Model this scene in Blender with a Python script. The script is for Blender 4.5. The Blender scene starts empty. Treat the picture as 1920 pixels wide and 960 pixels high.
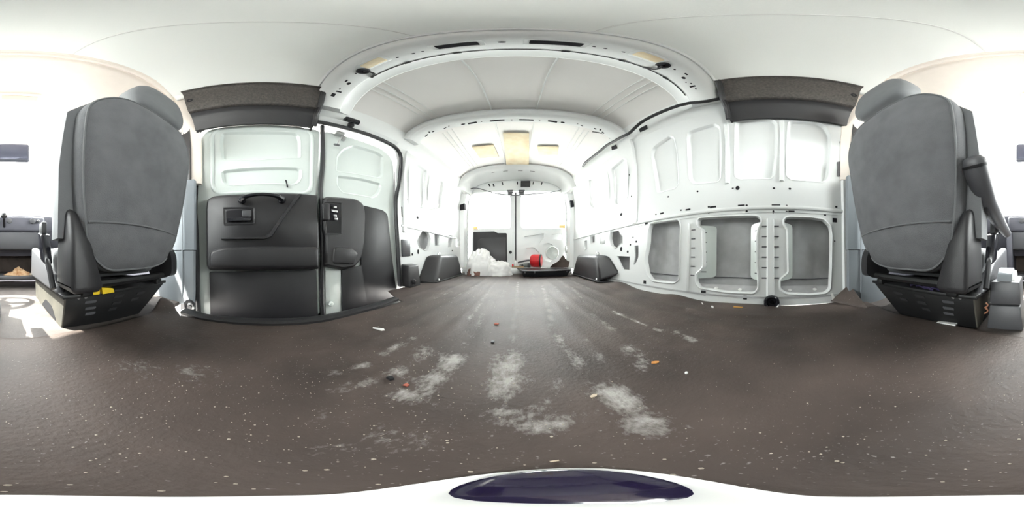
import bpy, bmesh, math, random
from mathutils import Vector, Matrix, noise

# ------------------------------------------------------------------ camera, sky, sun, exposure
scn = bpy.context.scene
C = scn.collection
PI = math.pi
CAM_H = 0.25                      # lens height above the load floor
cam_d = bpy.data.cameras.new('camera'); cam = bpy.data.objects.new('camera', cam_d); C.objects.link(cam)
cam_d.type = 'PANO'
try:
    cam_d.panorama_type = 'EQUIRECTANGULAR'
except Exception:
    cam_d.cycles.panorama_type = 'EQUIRECTANGULAR'
cam_d.clip_start = 0.01
cam.location = (0, 0, CAM_H); cam.rotation_euler = (PI/2, 0, math.radians(2.4))
scn.camera = cam

world = bpy.data.worlds.new('sky'); scn.world = world; world.use_nodes = True
bg = world.node_tree.nodes['Background']
bg.inputs[0].default_value = (1.0, 0.985, 0.965, 1); bg.inputs[1].default_value = 16.0   # thin bright overcast

sun_d = bpy.data.lights.new('sun', 'SUN'); sun = bpy.data.objects.new('sun', sun_d); C.objects.link(sun)
sun_d.energy = 17.0; sun_d.angle = math.radians(0.6); sun_d.color = (1.0, 0.95, 0.86)
sun.rotation_euler = Vector((-0.45, 0.35, -0.8)).to_track_quat('-Z', 'Y').to_euler()

def portal(loc, normal, sx, sy):  # tells the sampler where daylight enters; gives no light of its own
    d = bpy.data.lights.new('window_portal', 'AREA'); d.shape = 'RECTANGLE'; d.size = sx; d.size_y = sy
    d.cycles.is_portal = True
    o = bpy.data.objects.new('window_portal', d); C.objects.link(o); o.location = loc
    o.rotation_euler = Vector(normal).to_track_quat('-Z', 'Y').to_euler()
portal((-.03, 2.60, .95), (0, -1, 0), 1.55, .85)
portal((-.03, -1.38, 1.05), (0, .75, -.62), 1.6, 1.05)
portal((-1.0, -.93, 1.02), (1, 0, 0), 1.0, .65)
portal((.94, -.93, 1.02), (-1, 0, 0), 1.0, .65)

vs = scn.view_settings
vs.view_transform = 'Standard'; vs.look = 'None'; vs.exposure = 1.15; vs.gamma = 1.0; vs.use_curve_mapping = False
cy = scn.cycles
cy.max_bounces = 14; cy.diffuse_bounces = 10; cy.glossy_bounces = 4; cy.transparent_max_bounces = 12
cy.caustics_reflective = False; cy.caustics_refractive = False; cy.sample_clamp_indirect = 6.0
cy.use_denoising = True

random.seed(4)
# ------------------------------------------------------------------ materials
MATS = {}
def mat(name, col, rough=.5, metal=0.0, var=0.0, scale=8.0, bump=0.0, bscale=200.0, col2=None, spec=.5, coat=0.0):
    if name in MATS: return MATS[name]
    m = bpy.data.materials.new(name); m.use_nodes = True; MATS[name] = m
    nt = m.node_tree; b = nt.nodes['Principled BSDF']
    b.inputs['Base Color'].default_value = (*col, 1); b.inputs['Roughness'].default_value = rough
    b.inputs['Metallic'].default_value = metal; b.inputs['Specular IOR Level'].default_value = spec
    b.inputs['Coat Weight'].default_value = coat
    tc = nt.nodes.new('ShaderNodeTexCoord')
    if var > 0 or col2:
        n = nt.nodes.new('ShaderNodeTexNoise'); n.inputs['Scale'].default_value = scale; n.inputs['Detail'].default_value = 5
        nt.links.new(tc.outputs['Object'], n.inputs['Vector'])
        r = nt.nodes.new('ShaderNodeValToRGB')
        r.color_ramp.elements[0].position = .3; r.color_ramp.elements[1].position = .7
        c2 = col2 or tuple(max(0, c*(1-var)) for c in col)
        r.color_ramp.elements[0].color = (*c2, 1); r.color_ramp.elements[1].color = (*col, 1)
        nt.links.new(n.outputs['Fac'], r.inputs['Fac']); nt.links.new(r.outputs['Color'], b.inputs['Base Color'])
    if bump > 0:
        n2 = nt.nodes.new('ShaderNodeTexNoise'); n2.inputs['Scale'].default_value = bscale; n2.inputs['Detail'].default_value = 3
        nt.links.new(tc.outputs['Object'], n2.inputs['Vector'])
        bp = nt.nodes.new('ShaderNodeBump'); bp.inputs['Strength'].default_value = bump; bp.inputs['Distance'].default_value = .002
        nt.links.new(n2.outputs['Fac'], bp.inputs['Height']); nt.links.new(bp.outputs['Normal'], b.inputs['Normal'])
    return m

PAINT = mat('white_paint', (.70, .715, .71), .32, var=.02, scale=3)
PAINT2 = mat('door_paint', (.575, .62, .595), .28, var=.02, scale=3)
ROOFW = mat('roof_primer', (.68, .665, .65), .45, var=.03, scale=2)
MINT = mat('pale_headliner', (.92, .935, .905), .6, var=.02, scale=2, bump=.1, bscale=500)
CREAM = mat('cream_headliner', (.80, .72, .65), .8, var=.03, scale=30, bump=.2, bscale=700)
BLACK = mat('black_rubber', (.014, .014, .016), .5)
HOLE = mat('hole_shade', (.008, .007, .010), .9)  # near-black for solid plugs; the shade inside holes and recesses is painted
PLAST = mat('charcoal_plastic', (.027, .026, .028), .42, var=.15, scale=6, bump=.25, bscale=900)
PLAST2 = mat('charcoal_board', (.019, .0185, .021), .5, var=.2, scale=12, bump=.3, bscale=600)
SHELF = mat('speckled_shelf_plastic', (.085, .074, .066), .55, col2=(.032, .028, .026), scale=90, bump=.8, bscale=260)
GLOSSB = mat('gloss_black_plastic', (.012, .012, .016), .18)
FAB = mat('grey_seat_fabric', (.165, .168, .175), .9, var=.25, scale=14, bump=.9, bscale=420)
FABS = mat('grey_seat_side', (.16, .165, .17), .8, var=.1, scale=20, bump=.4, bscale=500)
GREYP = mat('grey_plastic', (.085, .085, .092), .4, var=.08, scale=5, bump=.2, bscale=700)
TRIMG = mat('blue_grey_trim', (.22, .24, .26), .45, var=.05, scale=5, bump=.15, bscale=700)
CAVITY = mat('bare_cavity_metal', (.50, .51, .52), .45, metal=.1, col2=(.36, .36, .36), scale=9)
PEDB = mat('black_pedestal_metal', (.007, .007, .0075), .5)
PEDS = mat('sunlit_pedestal_metal', (.12, .11, .09), .6, col2=(.06, .057, .05), scale=12)  # paler than the black pedestal: sunlight on its aisle side put into the colour
STEEL = mat('bare_steel', (.55, .55, .55), .35, metal=.9)
WHITEP = mat('white_plastic', (.82, .82, .80), .4)
FOAM = mat('yellow_foam_pad', (.80, .72, .54), .85, col2=(.74, .60, .40), scale=14, bump=.4, bscale=90)
YELL = mat('yellow_plastic', (.75, .52, .02), .5)
ORNG = mat('orange_plastic', (.80, .20, .03), .5)
REDP = mat('red_plastic', (.62, .015, .02), .35)
BROWNM = mat('brown_rubber_flap', (.10, .072, .058), .7, var=.3, scale=18, bump=.4, bscale=120)
BAGM = mat('white_plastic_bag', (.86, .85, .84), .35, var=.06, scale=10, bump=.3, bscale=60)
RUST = mat('rusty_brown_rag', (.30, .14, .05), .9, col2=(.62, .45, .28), scale=25, bump=.6, bscale=120)
DASH = mat('dash_grey', (.085, .085, .105), .5, var=.1, scale=6, bump=.2, bscale=700)
CABF = mat('worn_cab_floor', (.125, .108, .10), .7, col2=(.06, .05, .046), scale=9, bump=.5, bscale=150)
GROUND = mat('pale_concrete', (.55, .54, .52), .9, var=.1, scale=2)
BAGG = mat('grey_tool_metal', (.16, .17, .16), .35, metal=.4, var=.2, scale=30)
WOOD = mat('pale_wood', (.42, .28, .15), .7, var=.3, scale=20)
LEAF = mat('dry_orange_leaf', (.62, .27, .07), .7, var=.3, scale=40)
CHIP = mat('beige_chip', (.62, .52, .40), .8, var=.2, scale=40)
PURP = mat('dark_violet_gloss', (.012, .008, .03), .12, coat=.5)
AMBER = mat('amber_sticker', (.85, .62, .25), .5)

def glass(name, tint=(.93, .96, .96)):
    m = bpy.data.materials.new(name); m.use_nodes = True; nt = m.node_tree
    for n in list(nt.nodes): nt.nodes.remove(n)
    o = nt.nodes.new('ShaderNodeOutputMaterial'); mx = nt.nodes.new('ShaderNodeMixShader')
    t = nt.nodes.new('ShaderNodeBsdfTransparent'); g = nt.nodes.new('ShaderNodeBsdfGlossy'); f = nt.nodes.new('ShaderNodeFresnel')
    t.inputs[0].default_value = (*tint, 1); g.inputs['Roughness'].default_value = .02; f.inputs[0].default_value = 1.3
    nt.links.new(f.outputs[0], mx.inputs[0]); nt.links.new(t.outputs[0], mx.inputs[1]); nt.links.new(g.outputs[0], mx.inputs[2])
    nt.links.new(mx.outputs[0], o.inputs[0]); return m
GLASS = glass('window_glass')

def mat_floor():
    m = bpy.data.materials.new('dusty_brown_rubber_mat'); m.use_nodes = True; nt = m.node_tree; L = nt.links.new
    b = nt.nodes['Principled BSDF']; b.inputs['Specular IOR Level'].default_value = .35
    N = lambda t: nt.nodes.new(t)
    tc = N('ShaderNodeTexCoord')
    at = N('ShaderNodeAttribute'); at.attribute_name = 'dust'
    n1 = N('ShaderNodeTexNoise'); n1.inputs['Scale'].default_value = 5; n1.inputs['Detail'].default_value = 6; L(tc.outputs['Object'], n1.inputs['Vector'])
    base = N('ShaderNodeValToRGB'); base.color_ramp.elements[0].position = .3; base.color_ramp.elements[1].position = .72
    base.color_ramp.elements[0].color = (.044, .034, .030, 1); base.color_ramp.elements[1].color = (.094, .071, .062, 1)
    L(n1.outputs['Fac'], base.inputs['Fac'])
    # streaky dust: noise stretched along the ribs, thresholded by the amount of dust lying there
    mp = N('ShaderNodeMapping'); mp.inputs['Scale'].default_value = (130, 75, 130); L(tc.outputs['Object'], mp.inputs['Vector'])
    n2 = N('ShaderNodeTexNoise'); n2.inputs['Scale'].default_value = 1; n2.inputs['Detail'].default_value = 8; n2.inputs['Roughness'].default_value = .72
    L(mp.outputs[0], n2.inputs['Vector'])
    ad = N('ShaderNodeMath'); ad.operation = 'MULTIPLY_ADD'; ad.inputs[1].default_value = .62; nb = N('ShaderNodeTexNoise'); nb.inputs['Scale'].default_value = 17; nb.inputs['Detail'].default_value = 4; L(tc.outputs['Object'], nb.inputs['Vector'])
    nbr = N('ShaderNodeMapRange'); nbr.inputs['From Min'].default_value = .32; nbr.inputs['From Max'].default_value = .68; nbr.inputs['To Min'].default_value = .15; nbr.inputs['To Max'].default_value = 1.25; L(nb.outputs['Fac'], nbr.inputs['Value'])
    mu = N('ShaderNodeMath'); mu.operation = 'MULTIPLY'; L(at.outputs['Fac'], mu.inputs[0]); L(nbr.outputs[0], mu.inputs[1]); L(mu.outputs[0], ad.inputs[0]); L(n2.outputs['Fac'], ad.inputs[2])
    mr = N('ShaderNodeMapRange'); mr.inputs['From Min'].default_value = .70; mr.inputs['From Max'].default_value = 1.12; mr.inputs['To Max'].default_value = .85; L(ad.outputs[0], mr.inputs['Value'])
    # fine pale specks everywhere
    n3 = N('ShaderNodeTexNoise'); n3.inputs['Scale'].default_value = 260; n3.inputs['Detail'].default_value = 2; L(tc.outputs['Object'], n3.inputs['Vector'])
    n4 = N('ShaderNodeTexNoise'); n4.inputs['Scale'].default_value = 4; n4.inputs['Detail'].default_value = 3; L(tc.outputs['Object'], n4.inputs['Vector'])
    sp = N('ShaderNodeMath'); sp.operation = 'MULTIPLY_ADD'; sp.inputs[1].default_value = .22; L(n4.outputs['Fac'], sp.inputs[0]); L(n3.outputs['Fac'], sp.inputs[2])
    ms = N('ShaderNodeMapRange'); ms.inputs['From Min'].default_value = .80; ms.inputs['From Max'].default_value = .90; ms.inputs['To Max'].default_value = .45; L(sp.outputs[0], ms.inputs['Value'])
    mxm = N('ShaderNodeMath'); mxm.operation = 'MAXIMUM'; L(mr.outputs[0], mxm.inputs[0]); L(ms.outputs[0], mxm.inputs[1])
    mix = N('ShaderNodeMix'); mix.data_type = 'RGBA'; L(mxm.outputs[0], mix.inputs['Factor']); L(base.outputs[0], mix.inputs['A'])
    mix.inputs['B'].default_value = (.46, .44, .42, 1)
    L(mix.outputs['Result'], b.inputs['Base Color'])
    ro = N('ShaderNodeMapRange'); ro.inputs['To Min'].default_value = .58; ro.inputs['To Max'].default_value = .9; L(mxm.outputs[0], ro.inputs['Value']); L(ro.outputs[0], b.inputs['Roughness'])
    bp = N('ShaderNodeBump'); bp.inputs['Strength'].default_value = .45; bp.inputs['Distance'].default_value = .003
    n5 = N('ShaderNodeTexNoise'); n5.inputs['Scale'].default_value = 130; n5.inputs['Detail'].default_value = 4; L(tc.outputs['Object'], n5.inputs['Vector'])
    L(n5.outputs['Fac'], bp.inputs['Height']); L(bp.outputs['Normal'], b.inputs['Normal'])
    return m
MATM = mat_floor()

# ------------------------------------------------------------------ helpers
def rootloc(p):
    v = Vector((0, 0, 0))
    while p is not None:
        v += p.location; p = p.parent
    return v
def link(name, me, m, parent=None, smooth=35):
    me.materials.append(m)
    if smooth:
        for p in me.polygons: p.use_smooth = True
        me.set_sharp_from_angle(angle=math.radians(smooth))
    o = bpy.data.objects.new(name, me); C.objects.link(o)
    if parent is not None:
        me.transform(Matrix.Translation(-rootloc(parent))); o.parent = parent
    else:
        vs_ = [v.co for v in me.vertices]
        c = Vector(((min(v.x for v in vs_)+max(v.x for v in vs_))/2, (min(v.y for v in vs_)+max(v.y for v in vs_))/2, min(v.z for v in vs_)))
        me.transform(Matrix.Translation(-c)); o.location = c
    return o
def obj(name, bm, m, parent=None, smooth=35):
    bmesh.ops.recalc_face_normals(bm, faces=bm.faces[:])
    me = bpy.data.meshes.new(name); bm.to_mesh(me); bm.free()
    return link(name, me, m, parent, smooth)
def tag(o, label=None, cat=None, group=None, kind=None):
    if label: o['label'] = label
    if cat: o['category'] = cat
    if group: o['group'] = group
    if kind: o['kind'] = kind
    return o
def thing(name, loc, label, cat, group=None):
    o = bpy.data.objects.new(name, None); C.objects.link(o); o.location = loc; o.empty_display_size = .05
    return tag(o, label, cat, group)
def struct(name, loc=(0, 0, 0)):
    o = bpy.data.objects.new(name, None); C.objects.link(o); o.location = loc; o.empty_display_size = .05
    o['kind'] = 'structure'; return o

def box(lo, hi, bev=0.0, seg=2):
    bm = bmesh.new(); bmesh.ops.create_cube(bm, size=1)
    for v in bm.verts:
        v.co = Vector([(lo[i]+hi[i])/2 + v.co[i]*(hi[i]-lo[i]) for i in range(3)])
    if bev: bmesh.ops.bevel(bm, geom=bm.edges[:], offset=bev, segments=seg, profile=.5, affect='EDGES')
    return bm
def hexa(pts, bev=0.0, seg=2):      # 8 corners: bottom loop of four, then top loop of four
    bm = bmesh.new(); v = [bm.verts.new(p) for p in pts]
    for f in ((3, 2, 1, 0), (4, 5, 6, 7), (0, 1, 5, 4), (1, 2, 6, 5), (2, 3, 7, 6), (3, 0, 4, 7)): bm.faces.new([v[i] for i in f])
    if bev: bmesh.ops.bevel(bm, geom=bm.edges[:], offset=bev, segments=seg, profile=.5, affect='EDGES')
    return bm
def rpoly(pts, r=.02, n=4):         # polygon with rounded corners
    out = []; N = len(pts)
    for i in range(N):
        p = Vector(pts[i]); a = Vector(pts[i-1])-p; b = Vector(pts[(i+1) % N])-p
        ri = r[i] if isinstance(r, (list, tuple)) else r
        d = min(ri, a.length*.45, b.length*.45)
        p0 = p+a.normalized()*d; p1 = p+b.normalized()*d
        for k in range(n+1):
            t = k/n; q = p0*(1-t)**2+p*2*t*(1-t)+p1*t*t; out.append((q.x, q.y))
    return out
def inset(poly, d):                 # move a polygon inwards (towards its inside) by d
    A = sum(poly[i-1][0]*poly[i][1]-poly[i][0]*poly[i-1][1] for i in range(len(poly)))
    s = 1 if A > 0 else -1; out = []; N = len(poly)
    for i in range(N):
        p = Vector(poly[i]); a = (p-Vector(poly[i-1])); b = (Vector(poly[(i+1) % N])-p)
        if a.length < 1e-7: a = b
        if b.length < 1e-7: b = a
        na = Vector((-a.y, a.x)).normalized()*s; nb = Vector((-b.y, b.x)).normalized()*s
        n = na+nb
        n = n.normalized()/max(.5, n.length/2) if n.length > 1e-6 else na
        out.append((p.x+n.x*d, p.y+n.y*d))
    return out
def loft(loops, mp, cap0=True, cap1=True):   # loops: list of (poly, depth) with equal vertex counts
    bm = bmesh.new(); R = [[bm.verts.new(mp(u, v, d)) for u, v in poly] for poly, d in loops]
    for A, B in zip(R, R[1:]):
        for i in range(len(A)): bm.faces.new((A[i-1], A[i], B[i], B[i-1]))
    if cap0: bm.faces.new(R[0])
    if cap1: bm.faces.new(R[-1][::-1])
    return bm
def prism(poly, mp, d0, d1, bev=0.0):
    if bev: return loft([(poly, d0), (poly, d1-bev if d1 > d0 else d1+bev), (inset(poly, bev*.45), d1-(bev*.3 if d1 > d0 else -bev*.3)), (inset(poly, bev), d1)], mp)
    return loft([(poly, d0), (poly, d1)], mp)
def skin(outer, holes, mp, d, thick, cu=(), cv=()):   # sheet with real openings, bent by mp; thick goes away from the viewer
    bm = bmesh.new()
    for poly in [outer]+list(holes):
        vs_ = [bm.verts.new((u, v, 0)) for u, v in poly]
        for i in range(len(vs_)): bm.edges.new((vs_[i-1], vs_[i]))
    bmesh.ops.triangle_fill(bm, use_beauty=True, use_dissolve=False, edges=bm.edges[:])
    for c in cu: bmesh.ops.bisect_plane(bm, geom=bm.verts[:]+bm.edges[:]+bm.faces[:], plane_co=(c, 0, 0), plane_no=(1, 0, 0))
    for c in cv: bmesh.ops.bisect_plane(bm, geom=bm.verts[:]+bm.edges[:]+bm.faces[:], plane_co=(0, c, 0), plane_no=(0, 1, 0))
    bmesh.ops.recalc_face_normals(bm, faces=bm.faces[:])
    g = bmesh.ops.extrude_face_region(bm, geom=bm.faces[:])
    for v in g['geom']:
        if isinstance(v, bmesh.types.BMVert): v.co.z = 1
    for v in bm.verts: v.co = Vector(mp(v.co.x, v.co.y, d-thick*v.co.z))
    return bm
def tube(pts, r, n=8, cap=True, closed=False, sub=0):
    P = [Vector(p) for p in pts]
    for _ in range(sub):              # Chaikin smoothing
        Q = [P[0]]
        for a, b in zip(P, P[1:]): Q += [a*.75+b*.25, a*.25+b*.75]
        P = Q+[P[-1]]
    rr = r if callable(r) else (lambda t: r)
    bm = bmesh.new(); rings = []; up = None
    for i, p in enumerate(P):
        a = P[max(i-1, 0)]; b = P[min(i+1, len(P)-1)]; t = (b-a).normalized()
        if up is None:
            up = Vector((0, 0, 1)) if abs(t.z) < .9 else Vector((1, 0, 0))
        s = t.cross(up).normalized(); up = s.cross(t).normalized(); R = rr(i/max(1, len(P)-1))
        rings.append([bm.verts.new(p+(s*math.cos(2*PI*k/n)+up*math.sin(2*PI*k/n))*R) for k in range(n)])
    for A, B in zip(rings, rings[1:]):
        for k in range(n): bm.faces.new((A[k-1], A[k], B[k], B[k-1]))
    if cap: bm.faces.new(rings[0]); bm.faces.new(rings[-1][::-1])
    return bm
def lathe(prof, org, axis=(0, 0, 1), n=20):   # prof: (radius, height) pairs
    a = Vector(axis).normalized(); q = Vector((0, 0, 1)).rotation_difference(a); bm = bmesh.new(); R = []
    for r, h in prof:
        R.append([bm.verts.new(Vector(org)+q @ Vector((max(r, 1e-4)*math.cos(2*PI*k/n), max(r, 1e-4)*math.sin(2*PI*k/n), h))) for k in range(n)])
    for A, B in zip(R, R[1:]):
        for k in range(n): bm.faces.new((A[k-1], A[k], B[k], B[k-1]))
    bm.faces.new(R[0]); bm.faces.new(R[-1][::-1]); return bm
def grid(f, nu, nv):
    bm = bmesh.new(); V = [[bm.verts.new(f(i/nu, j/nv)) for j in range(nv+1)] for i in range(nu+1)]
    for i in range(nu):
        for j in range(nv): bm.faces.new((V[i][j], V[i+1][j], V[i+1][j+1], V[i][j+1]))
    return bm
def slab(f, nu, nv):                # closed sheet: f(u, v, side) with side 0 or 1
    bm = bmesh.new(); S = []
    for s in (0, 1): S.append([[bm.verts.new(f(i/nu, j/nv, s)) for j in range(nv+1)] for i in range(nu+1)])
    for s in (0, 1):
        for i in range(nu):
            for j in range(nv): bm.faces.new((S[s][i][j], S[s][i+1][j], S[s][i+1][j+1], S[s][i][j+1]))
    for i in range(nu):
        for j in (0, nv): bm.faces.new((S[0][i][j], S[0][i+1][j], S[1][i+1][j], S[1][i][j]))
    for j in range(nv):
        for i in (0, nu): bm.faces.new((S[0][i][j], S[0][i][j+1], S[1][i][j+1], S[1][i][j]))
    return bm
def join(*bms):
    out = bmesh.new()
    for b in bms:
        me = bpy.data.meshes.new('tmp'); b.to_mesh(me); b.free(); out.from_mesh(me); bpy.data.meshes.remove(me)
    return out
def rect(u0, v0, u1, v1): return [(u0, v0), (u1, v0), (u1, v1), (u0, v1)]
def disc(u, v, a, b=None, n=12): b = b or a; return [(u+a*math.cos(2*PI*k/n), v+b*math.sin(2*PI*k/n)) for k in range(n)]

# ------------------------------------------------------------------ body section
X0 = -.03
PR = [(-.4, .80), (0, .80), (.30, .815), (.50, .82), (.75, .83), (1.0, .825), (1.2, .80), (1.32, .775), (1.40, .74), (1.47, .68), (1.53, .58), (1.57, .44), (1.59, .2), (1.595, -.03)]
def interp(z, P):
    if z <= P[0][0]: return P[0][1]
    for (a, b), (c, d) in zip(P, P[1:]):
        if z <= c: return b+(d-b)*(z-a)/(c-a)
    return P[-1][1]
def XR(z): return interp(z, PR)
def XL(z): return 2*X0-XR(z)
RP = [(x-X0, z) for z, x in PR][::-1]
def RZ(x): return interp(abs(x-X0), RP)
def MR(y, z, d): return (XR(z)-d, y, z)         # right wall, d = proud of the wall into the van
def ML(y, z, d): return (XL(z)+d, y, z)         # left wall
def MC(x, y, d): return (x, y, RZ(x)-d)         # roof
def MYr(Y):                                      # upright plane facing the front of the van
    return lambda x, z, d: (x, Y-d, z)
ARCH = []
half = [(x-X0, z) for z, x in PR if z >= 1.0]
pts_ = [(X0-x, z) for x, z in half]+[(X0+x, z) for x, z in half[::-1]][1:]
P_ = [Vector(p) for p in pts_]
for _ in range(2):
    Q_ = [P_[0]]
    for a_, b_ in zip(P_, P_[1:]): Q_ += [a_*.75+b_*.25, a_*.25+b_*.75]
    P_ = Q_+[P_[-1]]
ARCH = P_
def arch_loop(zmin):
    out = []
    for i, p in enumerate(ARCH):
        if p.y < zmin: continue
        t = (ARCH[min(i+1, len(ARCH)-1)]-ARCH[max(i-1, 0)]).normalized()
        out.append((p, Vector((t.y, -t.x)), t))     # point, inward normal, tangent
    return out
def sweep(sec, zmin, bow=0.0, yoff=0.0):          # section of (y, inward) swept over the roof arch
    bm = bmesh.new(); rings = []
    for p, n, t in arch_loop(zmin):
        k = bow*((p.x-X0)/.75)**2+yoff
        rings.append([bm.verts.new((p.x+n.x*d, y+k, p.y+n.y*d)) for y, d in sec])
    for A, B in zip(rings, rings[1:]):
        for i in range(len(sec)): bm.faces.new((A[i-1], A[i], B[i], B[i-1]))
    bm.faces.new(rings[0]); bm.faces.new(rings[-1][::-1]); return bm
def arch_at(x):
    L = arch_loop(1.0); return min(L, key=lambda q: abs(q[0].x-x)) if abs(x-X0) < .7 else None
def MA(x, bow, yoff):                             # frame on a roof bow at x: (along, y, d)
    L = arch_loop(1.0); best = None
    for (p, n, t), (p2, n2, t2) in zip(L, L[1:]):
        if p.x <= x <= p2.x:
            k = (x-p.x)/max(1e-6, p2.x-p.x); best = (p.lerp(p2, k), n.lerp(n2, k).normalized(), t.lerp(t2, k).normalized())
    p, n, t = best; kk = bow*((x-X0)/.75)**2+yoff
    return lambda u, v, d: (p.x+t.x*u+n.x*d, v+kk, p.y+t.y*u+n.y*d)

# ------------------------------------------------------------------ ground outside, floor
gr = tag(obj('ground', box((-9, -9, -.75), (9, 9, -.70)), GROUND, None, 0), None, None, None, 'structure')

floor = struct('floor')
fl = [(-.575, -.46), (-.575, .70), (-.86, .97), (-.86, 2.5), (.80, 2.5), (.80, -.46)]
obj('load_floor', prism(fl, lambda u, v, d: (u, v, d), -.03, -.008), CAVITY, floor)
obj('step_well', join(box((-.93, -.40, -.13), (-.575, .97, -.11)), box((-.58, -.40, -.11), (-.572, .72, -.03))), PLAST, floor)
obj('cab_floor', slab(lambda u, v, s: (-.86+1.66*u, -1.62+1.18*v, -.006+.01*noise.noise(Vector((u*7, v*6, 0)))-.02*s), 24, 18), CABF, floor)
obj('rear_sill', join(box((-.84, 2.30, -.02), (.78, 2.53, .085), .012), box((-.80, 2.292, .02), (.74, 2.301, .05))), PAINT, floor)

# the load-bay rubber mat
STROKES = [((-0.1367, 0.3158), (-0.1368, 0.175), .030, 1.0), ((-0.2078, 0.3274), (-0.1934, 0.2095), .024, .8), ((-0.2713, 0.3589), (-0.2659, 0.2445), .018, .6), ((-0.0192, 0.3483), (-0.0063, 0.179), .036, .95),
 ((0.0545, 0.244), (0.0171, 0.1911), .02, .5), ((0.07, 0.1583), (0.0169, 0.1379), .016, .8), ((0.123, 0.2176), (0.1115, 0.105), .030, 1.0), ((0.1027, 0.5421), (0.114, 0.2825), .018, .7), ((0.2432, 0.302), (0.2169, 0.2138), .028, .55),
 ((0.3828, 0.5845), (0.3826, 0.3199), .010, .95), ((0.3977, 0.2806), (0.38, 0.2076), .016, .7), ((0.2883, 0.5984), (0.2778, 0.4241), .016, .6), ((-0.2607, 0.1153), (-0.2551, 0.192), .010, .8), ((-0.2041, 0.0984), (-0.203, 0.1867), .016, .55),
 ((-0.2134, -0.2174), (-0.2573, -0.0995), .05, .5), ((-0.0972, 0.0356), (-0.0733, 0.059), .03, .35), ((-0.1279, 0.0669), (-0.0791, 0.0946), .05, .30), ((-0.4367, 0.4578), (-0.3824, 0.489), .02, .5), ((-0.092, 0.1683), (-0.0296, 0.21), .012, .45),
 ((-0.0089, 1.514), (-0.0139, 0.4328), .016, .75), ((0.198, 1.36), (0.122, 0.5911), .018, .8), ((0.2922, 1.268), (0.2189, 0.7032), .012, .6), ((0.411, 1.235), (0.3332, 0.7538), .012, .6), ((-0.212, 1.239), (-0.1805, 0.5759), .013, .7), ((-0.3606, 1.25), (-0.3649, 0.8587), .012, .7), ((-0.4527, 1.065), (-0.4607, 0.8114), .012, .6),
 ((-0.1462, 0.648), (-0.1327, 0.3795), .018, .5), ((0.1751, 0.396), (0.1649, 0.281), .016, .45), ((0.6315, 0.6868), (0.5969, 0.4991), .012, .4)]
RIBS = [-.62, -.49, -.35, -.21, -.10, 0.0, .09, .18, .28, .40, .52, .64]
def mat_left(y):
    if y < -.32: return -.575-.1*min(1, (-.32-y)/.1)
    if y < .66: return -.565
    if y < .80: return -.60-.23*(y-.66)/.14
    return -.83
def seg_dist(x, y, a, b):
    ax, ay = a; bx, by = b; dx, dy = bx-ax, by-ay; L2 = dx*dx+dy*dy
    t = max(0, min(1, ((x-ax)*dx+(y-ay)*dy)/L2)) if L2 > 0 else 0
    return math.hypot(x-ax-t*dx, y-ay-t*dy), t
nu, nv = 150, 270
def mat_z(x, y):
    z = .002+.0035*noise.noise(Vector((x*5, y*3, 3)))+.0012*noise.noise(Vector((x*22, y*8, 1)))
    for r in RIBS: z += .0022*math.exp(-((x-r)/.022)**2)*(1 if y > .15 else max(0, (y+.2)/.35))
    z += .03*math.exp(-((x-.80)/.07)**2-((y+.385)/.045)**2)              # curled corner by the driver's pillar
    z += .05*math.exp(-((x+.62)/.06)**2-((y+.44)/.05)**2)
    z += .03*math.exp(-((x-.79)/.05)**2)*max(0, noise.noise(Vector((y*3.2, 7, 0))))*(y > -.25)
    z += .035*math.exp(-((x-.76)/.09)**2-((y-1.08)/.13)**2)
    z += .016*math.exp(-((x-.79)/.04)**2-((y-.55)/.10)**2)
    z += .012*math.exp(-((y+.45)/.05)**2)*max(0, noise.noise(Vector((x*4, 1, 5))))
    return z
def mat_pt(u, v):
    y = -.46+(2.35+.46)*v; xl = mat_left(y); xr = .795+.006*math.sin(y*9)
    yy = y+(.02*math.sin(u*7)+.012*math.sin(u*17) if v < .02 else 0)
    x = xl+(xr-xl)*u; return (x, yy, mat_z(x, yy))
bm = grid(mat_pt, nu, nv); bmesh.ops.recalc_face_normals(bm, faces=bm.faces[:])
me = bpy.data.meshes.new('floor_mat'); bm.to_mesh(me); bm.free()
att = me.attributes.new('dust', 'FLOAT', 'POINT'); dv = []
for v in me.vertices:
    x, y = v.co.x, v.co.y; w = 0
    for r in RIBS: w = max(w, .52*math.exp(-((x-r)/.022)**2)*max(0, min(1, (y-.45)/.5))*(.65+.7*noise.noise(Vector((r*9, y*2.2, 0)))))
    w = max(w, .30*max(0, min(1, (y-1.3)/.8)))
    for a, b, wd, it in STROKES:
        d, t = seg_dist(x, y, a, b)
        if d < wd*2.4: w = max(w, it*math.exp(-(d/wd)**2))
    w += .10*max(0, noise.noise(Vector((x*6, y*4, 9))))
    dv.append(max(0, w))
att.data.foreach_set('value', dv)
fm = link('floor_mat', me, MATM, None, 60)
if fm.data.polygons[1000].normal.z < 0: fm.data.flip_normals()
sm = fm.modifiers.new('thickness', 'SOLIDIFY'); sm.thickness = .004; sm.offset = -1
tag(fm, 'dusty dark brown rubber mat covering the load floor', 'floor mat')

# sharp turned-up corner of the mat against the driver's side pillar
ya, za = (-0.3813, 0.097); yb, zb = (-0.2812, 0.0166); xc, yc = (0.6213, -0.3954)
A_, B_, C_ = Vector((.775, ya, za)), Vector((.785, yb, .012)), Vector((xc, yc, .006)); D_ = Vector((.70, -.33, .004))
o = obj('turned_up_corner', slab(lambda u, v, s: tuple((A_*(1-u)+(B_*(1-v)+C_*v)*u)*(1)+Vector((-.008*math.sin(u*PI)*(1-s), .0, .004*s))), 8, 8), MATM, fm, 50)

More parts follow.
